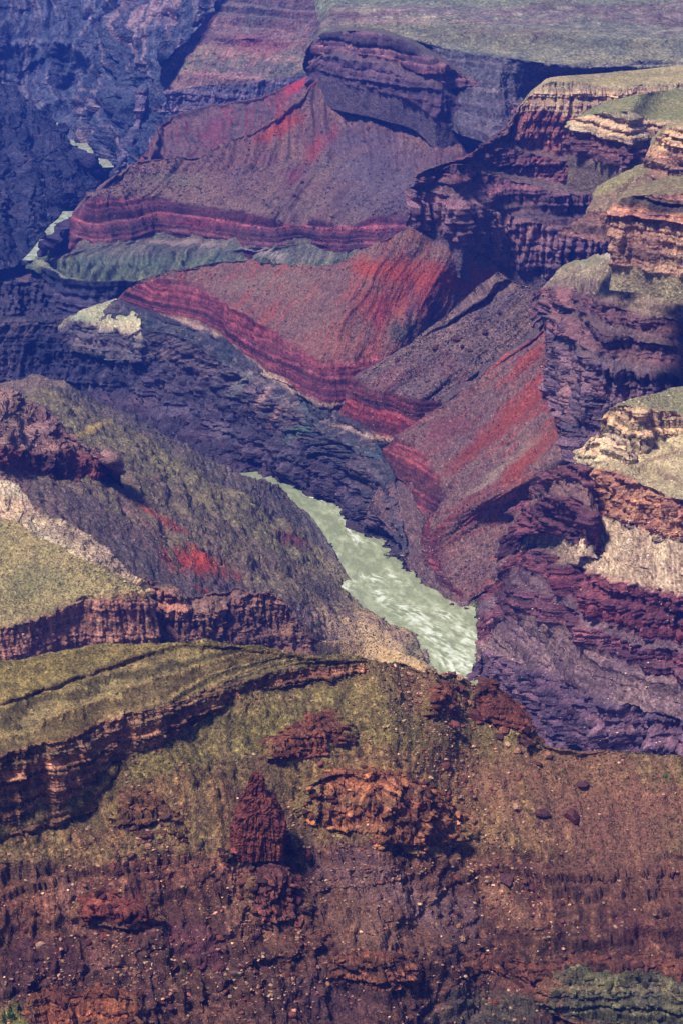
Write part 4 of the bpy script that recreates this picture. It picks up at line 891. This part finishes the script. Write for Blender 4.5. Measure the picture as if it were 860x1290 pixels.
# foreground rubble
n=20000; p,nn,x,y=sites('ridge_slope',n,lambda x,y:.25*clump(x,y,30,1)+.5*lump(x,y,(560,900,70,50,45,2),(540,860,70,30,20,1.5),(600,1030,110,40,48,1.6),(640,1120,70,24,48,1.2),(130,1150,26,70,-30,1.6),(200,1060,60,30,10,1.2),(340,1140,70,40,10,1.3),(300,1230,120,50,0,.8),(470,1090,90,40,15,.9),(560,1200,120,50,10,.6),(470,1040,90,22,10,1.6),(100,1240,100,50,0,.7)))
items.append((p+[0,0,.1],nn,.3+1.7*R_.rand(n)**5,pal(n,WARM,.35),.8))
n=1500; p,nn,x,y=sites('ridge_mesa',n,lambda x,y:.15*clump(x,y,30,2)+.6*np.exp(-((y-(1000-.3*x))/40)**2)*(x<260))
items.append((p,nn,.2+.5*R_.rand(n)**4,pal(n,WARM,.3),.7))
heap('rubble',SM,items,MAT['stone'],'loose tan and red stones strewn over the foreground slope','rubble')
items=[]
n=4500; p,nn,x,y=sites('river_slope',n,lambda x,y:.2*clump(x,y,30,3)+lump(x,y,(60,500,90,30,15,.4),(200,660,80,24,32,.6),(440,790,50,20,10,.7),(420,700,20,50,-20,.6)))
items.append((p,nn,.5+1.2*R_.rand(n)**3,pal(n,MAUVE+[(150,126,104)],.3),.7))
n=1800; p,nn,x,y=sites('rubble_slope',n,lambda x,y:.3*clump(x,y,24,4)+lump(x,y,(40,530,60,40,20,.8)))
items.append((p,nn,.5+1.3*R_.rand(n)**3,pal(n,MAUVE+[(150,110,96)],.3),.7))
n=1300; p,nn,x,y=sites('tan_plateau',n,lambda x,y:lump(x,y,(30,640,60,24,35,1),(120,690,60,14,35,.6))+.05)
items.append((p,nn,.4+1.2*R_.rand(n)**3,pal(n,[(196,176,150),(160,136,116),(120,96,88)],.3),.7))
n=1200; p,nn,x,y=sites('red_cliff',n,lambda x,y:.3+0*x)
items.append((p,nn,.4+1.2*R_.rand(n)**3,pal(n,WARM,.3),.7))
for key,n in (('apron',3600),('scree',3600),('bank',900),('bankrock',1500),('buttress',2600),('dark_wall',2600),('bench22',1500)):
    if key not in SURF: continue
    p,nn,x,y=sites(key,n,(lambda x,y:clump(x,y,26,5)) if key!='buttress' else (lambda x,y:.1+lump(x,y,(790,695,70,30,-10,1.5))))
    cc=MAUVE if key in('apron','scree','bank') else (MAUVE+[(170,140,120),(190,164,140)] if key!='buttress' else [(200,176,150),(166,134,116),(120,88,84)])
    items.append((p,nn,.55+1.5*R_.rand(n)**3,pal(n,cc,.35),.7))
n=2600; p,nn,x,y=sites('farslope',n,lambda x,y:clump(x,y,20,9)+lump(x,y,(520,190,60,60,0,.8)))
items.append((p,nn,.9+2.2*R_.rand(n)**3,pal(n,[(84,68,84),(64,52,70),(110,90,98)],.3),.7))
heap('scree',SM,items,MAT['stone'],'scattered stones lying on the slopes down in the canyon','scree')
items=[]
DK=[(52,58,36),(66,70,42),(44,48,34),(80,80,50)]
def scrub(key,n,d,s0,s1,cols=DK,q=.9):
    p,nn,x,y=sites(key,n,d); items.append((p,nn,s0+(s1-s0)*R_.rand(n)**2,pal(n,cols,.25),q))
scrub('ridge_slope',9000,lambda x,y:(.3+clump(x,y,40,11))*sm(1180,900,y)+.25*(x>640)+.12,.35,.8)
scrub('ridge_mesa',6000,lambda x,y:.3+clump(x,y,34,12)+0*x,.3,.65,[(84,82,46),(66,66,38),(104,96,54)])
scrub('river_slope',9000,lambda x,y:.35+clump(x,y,30,13)+lump(x,y,(480,800,50,20,20,.4)),.5,1.2)
scrub('rubble_slope',1500,lambda x,y:.3+0*x,.5,1.1)
scrub('tan_plateau',4200,lambda x,y:(y<800)*(.4+clump(x,y,20,14)),.4,.85,[(70,74,46),(88,86,54),(58,62,40)])
scrub('apron',2600,lambda x,y:.3+clump(x,y,22,15),.8,1.8,[(48,44,50),(58,52,56),(50,56,46)])
scrub('scree',1500,lambda x,y:.3+clump(x,y,22,16)+lump(x,y,(660,700,20,40,0,1)),.7,1.5,[(48,44,46),(52,58,44)])
scrub('farslope',2200,lambda x,y:.3+clump(x,y,22,17),1.2,2.6,[(48,44,54),(58,52,62)])
scrub('redslope',1600,lambda x,y:.3+clump(x,y,22,18)+lump(x,y,(505,418,24,18,0,4)),.8,1.7,[(60,44,44),(52,58,44)])
scrub('bankrock',700,lambda x,y:lump(x,y,(600,768,24,12,-20,3))+.1,.8,2.0,[(50,80,38),(60,90,44),(70,84,46)])
scrub('buttress',900,lambda x,y:(y<660)*1.,.4,.8,[(84,86,56),(70,74,46)])
heap('scrub',SH,items,MAT['leafcol'],'low dark desert scrub dotted over the slopes and mesas','scrub')
# ---- broken blocks that make up each outcrop
BK_=[facet_rock(400+i,2,1.0,9) for i in range(8)]
crops=[o for o in list(col.objects) if o.name.startswith('rock_outcrop')]
for ob,(f,top,c0,c1,cs,seed,label) in zip(crops,OUT):
    Lw=np.linalg.norm(f[-1]-f[0]); n=int(Lw*2.6)
    P_=np.array([v.co[:] for v in ob.data.vertices][::7]); 
    i=R_.randint(len(P_),size=n); pos=P_[i]+R_.normal(size=(n,3))*[1.2,1.2,.3]
    x,y=project(pos); size=.7+3.4*R_.rand(n)**2.6
    cc=pal(n,[c0,c0,c1,c1,cs or c0],.3)*TINT['near']*.85
    V=[];T=[];C=[];o=0
    for j in range(n):
        v,t=BK_[R_.randint(8)]; a=R_.uniform(-.5,.5)+(R_.randint(4)*1.57); ca,sa=math.cos(a),math.sin(a)
        w=v*size[j]*np.array([1.2,.9,.75]); w=np.stack([w[:,0]*ca-w[:,1]*sa,w[:,0]*sa+w[:,1]*ca,w[:,2]+.12*w[:,0]],-1)+pos[j]+[0,0,size[j]*.1]
        V.append(w);T.append(t+o);C.append(np.tile(cc[j],(len(v),1)));o+=len(v)
    b=make_mesh('broken_blocks',np.vstack(V),np.vstack(T),np.vstack(C),MAT['stone'],smooth=False); b.parent=ob; b['kind']='stuff'
# ---- single boulders
BT=[]
for i in range(9):
    V,T=facet_rock(300+i,2,1.0,9)
    V=V+(fbm(V*2.1+i*5,4)*.07)[:,None]*V/np.linalg.norm(V,axis=1)[:,None]
    st_=hstep(V[:,2]*1.0,.22,.8,i)*.10; V[:,:2]*=(1+st_)[:,None]
    cl=[(108,62,50),(86,50,46),(138,98,72),(76,48,48),(156,122,96)][i%5]
    c=lin(cl)*np.exp(.35*fbm(V*3+9,3)+.5*st_*5)[:,None]
    BT.append((V,T,c,['rust red','dark red','orange-tan','maroon','pale tan'][i%5]))
BM=[None]*9
def near_pt(key,x,y):
    P,N,xx,yy=SURF[key]; X,Y=project(P); d=(X-x)**2+(Y-y)**2+np.where((N*(-P+np.array([0,0,H]))).sum(-1)>0,0,1e4); i=np.argmin(d); i=np.unravel_index(i,d.shape); return P[i],N[i]
def boulder(x,y,s,k,label,group,key='ridge_slope',sq=1.0):
    p,nn=near_pt(key,x,y)
    if BM[k] is None:
        V,T,c,_=BT[k]; o=make_mesh('boulder',V,T,c,MAT['stone'],smooth=False); BM[k]=o.data
    else:
        o=bpy.data.objects.new('boulder',BM[k]); col.objects.link(o)
    s=s*(1.75 if key=='ridge_slope' else 1.2)
    o.location=(p[0],p[1],p[2]+s*.25); o.scale=(s,s,s*sq); o.rotation_euler=(R_.uniform(-.3,.3),R_.uniform(-.3,.3),R_.uniform(0,6.28))
    tag(o,label,'boulder',group); return o
SPEC=[(720,1030,4.2,1,'large dark red boulder with a tilted top on the right part of the near slope'),(731,990,3.0,3,'maroon boulder lying just above the large dark one on the right slope'),(548,886,3.6,0,'rust red boulder perched below the small ridge crag'),(598,905,4.6,1,'biggest dark red block on the ridge crest'),
 (571,915,3.0,0,'flat rust red slab lying left of the biggest crest block'),(683,1026,3.0,3,'dark maroon boulder left of the tilted one'),(487,1008,4.5,0,'broad rust red block sitting on the orange outcrop'),(345,1122,3.4,2,'pinkish tan stone among the dark rocks under the spire'),(330,1130,3.6,3,'near-black block under the spire'),(372,1134,3.0,1,'dark red block at the right of the pile under the spire'),
 (582,1184,2.2,4,'lone pale tan boulder low on the slope'),(133,1182,2.8,0,'rust red boulder at the foot of the pale chute'),(143,1128,2.6,1,'squared dark red block on the short ledge'),(690,955,3.0,2,'orange-tan slab just under the ridge crest'),(640,1110,3.4,3,'maroon slab sticking out of the rubble fan'),(668,1120,2.8,1,'dark red slab beside the maroon one in the rubble fan'),
 (575,1072,2.6,3,'dark boulder on the lower end of the orange outcrop'),(90,1265,3.0,2,'orange boulder on the corner ledge'),(35,1190,3.2,3,'dark boulder in the shadowy lower left slope'),(218,1220,2.6,1,'dark red boulder beside the green bush low on the slope'),(455,1018,2.6,4,'pale block on the orange outcrop'),(648,1015,1.9,4,'pale stone standing alone left of the maroon boulders'),(655,1019,1.7,2,'small orange stone next to the pale one')]
for x,y,s,k,l in SPEC: boulder(x,y,s,k,l,'large boulders of the foreground slope')
ZN=[((545,680,850,935),26,'boulder among the rocks along the ridge crest','boulders along the ridge crest',(1.2,2.8)),
    ((560,690,960,1150),34,'boulder in the rubble fan running down the right of the slope','boulders in the rubble fan',(.9,2.0)),
    ((400,580,985,1065),20,'boulder fallen from the orange outcrop','boulders around the orange outcrop',(1.0,2.2)),
    ((300,390,1085,1165),16,'boulder in the dark pile under the spire','boulders under the spire',(1.0,2.2)),
    ((90,230,1040,1160),22,'boulder beside the pale chute on the left of the slope','boulders beside the pale chute',(.9,2.0)),
    ((20,420,1165,1285),34,'boulder on the dark lower left slope','boulders low on the left',(.9,2.1)),
    ((430,850,1130,1280),30,'boulder on the dark lower right slope','boulders low on the right',(.8,1.8))]
for (xa,xb,ya,yb),n,l,g,(s0,s1) in ZN:
    for i in range(n):
        x=R_.uniform(xa,xb); y=R_.uniform(ya,yb)
        if 'crest' in l: y=np.interp(x,_rx,_ry)+R_.uniform(2,40)
        k=R_.randint(9); boulder(x,y,R_.uniform(s0,s1)*(.8+.5*R_.rand()**2),k,BT[k][3]+' '+l,g)
# dark boulders out on the talus apron
for i,(x,y,s) in enumerate([(500,455,4.5),(548,440,6),(575,428,6),(582,438,5),(591,443,4.5),(562,447,4),(610,420,4.5),(600,402,4),(640,560,4.5),(662,610,5.5),(570,395,3.5),(628,395,3.5)]):
    key='scree' if y>540 else 'apron'
    boulder(x,y,s,[3,1,6,8][i%4],('dark boulder on the striped scree fan' if key=='scree' else 'dark boulder out on the grey talus apron'),'dark boulders on the talus',key)
for i,(x,y,s) in enumerate([(522,157,7),(541,168,9),(549,175,7),(464,163,5.5),(380,230,5),(370,246,4.5)]):
    boulder(x,y,s,[3,1][i%2],'dark boulder on the long far talus slope','dark boulders on the far talus','farslope')
# ---- single bushes
def bush_mesh(seed,n=90):
    rs=np.random.RandomState(seed);V=[];T=[]
    for i in range(n):
        d=rs.normal(size=3); d/=np.linalg.norm(d); d[2]=abs(d[2])
        c=d*np.array([1,1,.8])*(.55+.45*rs.rand())*(1+.25*math.sin(3*math.atan2(d[1],d[0])+seed)); a=rs.normal(size=(4,3))*.17
        q=[c+a[0],c+a[1],c+a[2]]; V+=q; T.append([3*i,3*i+1,3*i+2])
    return np.array(V),np.array(T)
def stem_mesh():
    V=[];T=[]
    for k in range(5):
        a=k*1.256; d=np.array([math.cos(a)*.45,math.sin(a)*.45,.6]); b=len(V)
        for h,r in ((0,.07),(1,.03)):
            for j in range(3): V.append(d*h+r*np.array([math.cos(j*2.09),math.sin(j*2.09),0])-[0,0,.1])
        for j in range(3): T.append([b+j,b+(j+1)%3,b+3+(j+1)%3,b+3+j])
    return np.array(V),np.array(T)
BU=[]
for i in range(4):
    V,T=bush_mesh(i); f=make_mesh('foliage',V,T,None,MAT['green' if i<2 else 'shrub'],smooth=False); V2,T2_=stem_mesh(); s=make_mesh('stem',V2,T2_,None,MAT['stem'],smooth=False)
    BU.append((f,s))
usedb=set()
def bush(x,y,s,k,label,group,key='ridge_slope'):
    p,nn=near_pt(key,x,y)
    e=bpy.data.objects.new('bush',None); col.objects.link(e); e.location=tuple(p-[0,0,.1*s]); e.scale=(s,s,s); e.rotation_euler=(0,0,R_.uniform(0,6))
    for q in BU[k]:
        c=q if (k,q.name) not in usedb and k not in usedb else q.copy()
        if c is not q: col.objects.link(c)
        c.parent=e
    usedb.add(k); tag(e,label,'bush',group); return e
G0='green bushes on the bare right slope'
for x,y,s,k,l in [(680,964,1.6,0,'small green bush just right of the orange-tan slab under the crest'),(709,972,2.0,1,'round green bush on the bare right slope near the crest'),(754,970,1.3,2,'olive bush between two greener ones on the right slope'),(770,980,1.2,3,'dull olive bush below the crest on the right slope'),(790,972,1.5,0,'green bush right above the touching pair'),
    (838,978,2.2,1,'bright green bush closest to the right edge below the crest'),(822,995,1.9,0,'upper bush of the touching pair on the right slope'),(818,1001,1.7,2,'lower bush of the touching pair on the right slope'),(795,988,1.1,3,'tiny olive bush left of the touching pair'),(850,1007,1.4,3,'olive bush at the right edge below the touching pair'),
    (235,1225,2.0,1,'bright green bush low on the dark left slope'),(300,1228,2.0,2,'dark olive bush right of the bright one, low on the slope'),(12,1278,3.2,1,'yellow-green bush filling the bottom left corner')]: bush(x,y,s,k,l,G0)
for i in range(60):
    x=R_.uniform(620,858); y=np.interp(x,_rx,_ry)+R_.uniform(15,210); bush(x,y,R_.uniform(.6,1.0),2+R_.randint(2),'tiny dark olive bush dotted on the bare right slope','tiny bushes dotted on the right slope')
for i,(x,y) in enumerate([(400,786),(412,792),(440,782),(452,790),(505,808),(512,818),(520,812),(526,826),(498,802),(470,800),(536,834),(388,772)]):
    bush(x,y,R_.uniform(2,3.2),i%3,'green bush on the sandbar beside the river','bushes on the sandbar','river_slope')

# boulders along the water's edge
for i,(x,y,s_) in enumerate([(425,642,3.5),(436,652,4.5),(448,660,3.5),(458,664,4),(472,672,3.2),(484,690,4),(494,706,3.5),(506,722,3.2),(520,736,4.2),(532,745,3.4),(548,752,3),(562,762,3.4),(578,772,3),(592,782,3.6),(603,790,4),(612,800,4.4)]):
    x+=R_.uniform(2,14); y-=R_.uniform(0,8); s_*=R_.uniform(.5,1.5); sp=spot(x,y,0.0); k=[3,1,6,8,0][i%5]
    if BM[k] is None: continue
    o=bpy.data.objects.new('boulder',BM[k]); col.objects.link(o); o.location=(sp[0],sp[1],.6); o.scale=(s_,s_,s_*.8); o.rotation_euler=(R_.uniform(-.2,.2),R_.uniform(-.2,.2),R_.uniform(0,6.28))
    tag(o,'boulder at the water along the right river bank','boulder','boulders along the right river bank')

for i,(x,y) in enumerate([(585,772),(592,768),(598,764),(604,772),(609,766),(600,776),(590,780),(612,778),(560,756),(574,764)]):
    bush(x,y,R_.uniform(2.2,4.2),i%2,'green bush in the thicket on the right river bank','bushes on the right river bank','bankrock')
# ---------------------------------------------------------------- ground sheet under everything
def ground():
    n=60
    xs=np.linspace(-30000,30000,n); ys=np.linspace(-3000,45000,n)
    X,Y=np.meshgrid(xs,ys); P=np.stack([X,Y,0*X-40],-1)
    Vv,Qd,C=mesh_from_grid(P[::-1],np.ones_like(P)*lin((100,84,80)))
    o=make_mesh('ground',Vv,Qd,C,MAT['far']); tag(o,'dusty canyon floor ground running out to the horizon','ground',kind='structure')
ground()
# ---------------------------------------------------------------- air
HZ=float(HAZE_D) if 'HAZE_D' in globals() else 7e-5
def haze():
    x0,x1,y0,y1,z0,z1=-32000,32000,-4000,47000,-60,1700
    V=[(x,y,z) for z in (z0,z1) for y in (y0,y1) for x in (x0,x1)]
    Q=[(0,2,3,1),(4,5,7,6),(0,1,5,4),(2,6,7,3),(0,4,6,2),(1,3,7,5)]
    m=bpy.data.materials.new('blue haze'); m.use_nodes=True; nt=m.node_tree; nt.nodes.clear()
    o=nt.nodes.new('ShaderNodeOutputMaterial'); v=nt.nodes.new('ShaderNodeVolumePrincipled'); nt.links.new(v.outputs[0],o.inputs['Volume'])
    v.inputs['Color'].default_value=(.04,.12,.78,1); v.inputs['Density'].default_value=HZ; v.inputs['Anisotropy'].default_value=.1
    ob=make_mesh('haze',np.array(V,float),np.array(Q),None,m,smooth=False); tag(ob,'thin blue haze filling the canyon air','haze',kind='stuff')
haze()
# ---------------------------------------------------------------- light, sky, camera
SUN_EL,SUN_AZ=58,226      # azimuth from the view direction (+Y) towards +X
sd=bpy.data.lights.new('sun','SUN'); so_=bpy.data.objects.new('sun',sd); col.objects.link(so_)
sd.energy=4.2; sd.angle=math.radians(9); sd.color=(1,.93,.84)
so_.rotation_euler=(math.radians(90-SUN_EL),0,math.radians(180-SUN_AZ)); so_.location=(0,0,2500)
w=bpy.data.worlds.new('World'); bpy.context.scene.world=w; w.use_nodes=True; nt=w.node_tree
sk=nt.nodes.new('ShaderNodeTexSky'); sk.sky_type='NISHITA'; sk.sun_disc=False; sk.sun_elevation=math.radians(SUN_EL); sk.sun_rotation=math.radians(SUN_AZ%360)
sk.altitude=1500; nt.links.new(sk.outputs[0],nt.nodes['Background'].inputs[0]); nt.nodes['Background'].inputs[1].default_value=.075
sc=bpy.context.scene
cd=bpy.data.cameras.new('camera'); co=bpy.data.objects.new('camera',cd); col.objects.link(co); sc.camera=co
co.location=(0,0,H); co.rotation_euler=(math.pi/2-PITCH,0,0)
cd.sensor_width=36; cd.lens=36*F/1290; cd.clip_start=5; cd.clip_end=80000
sc.view_settings.view_transform='Standard'; sc.view_settings.look='None'; sc.view_settings.gamma=1; sc.view_settings.exposure=.72
sc.render.engine='CYCLES'
cy=sc.cycles; cy.use_denoising=True; cy.max_bounces=4; cy.diffuse_bounces=2; cy.glossy_bounces=1; cy.transmission_bounces=0; cy.volume_bounces=0; cy.transparent_max_bounces=4
cy.use_adaptive_sampling=True; cy.adaptive_threshold=.02
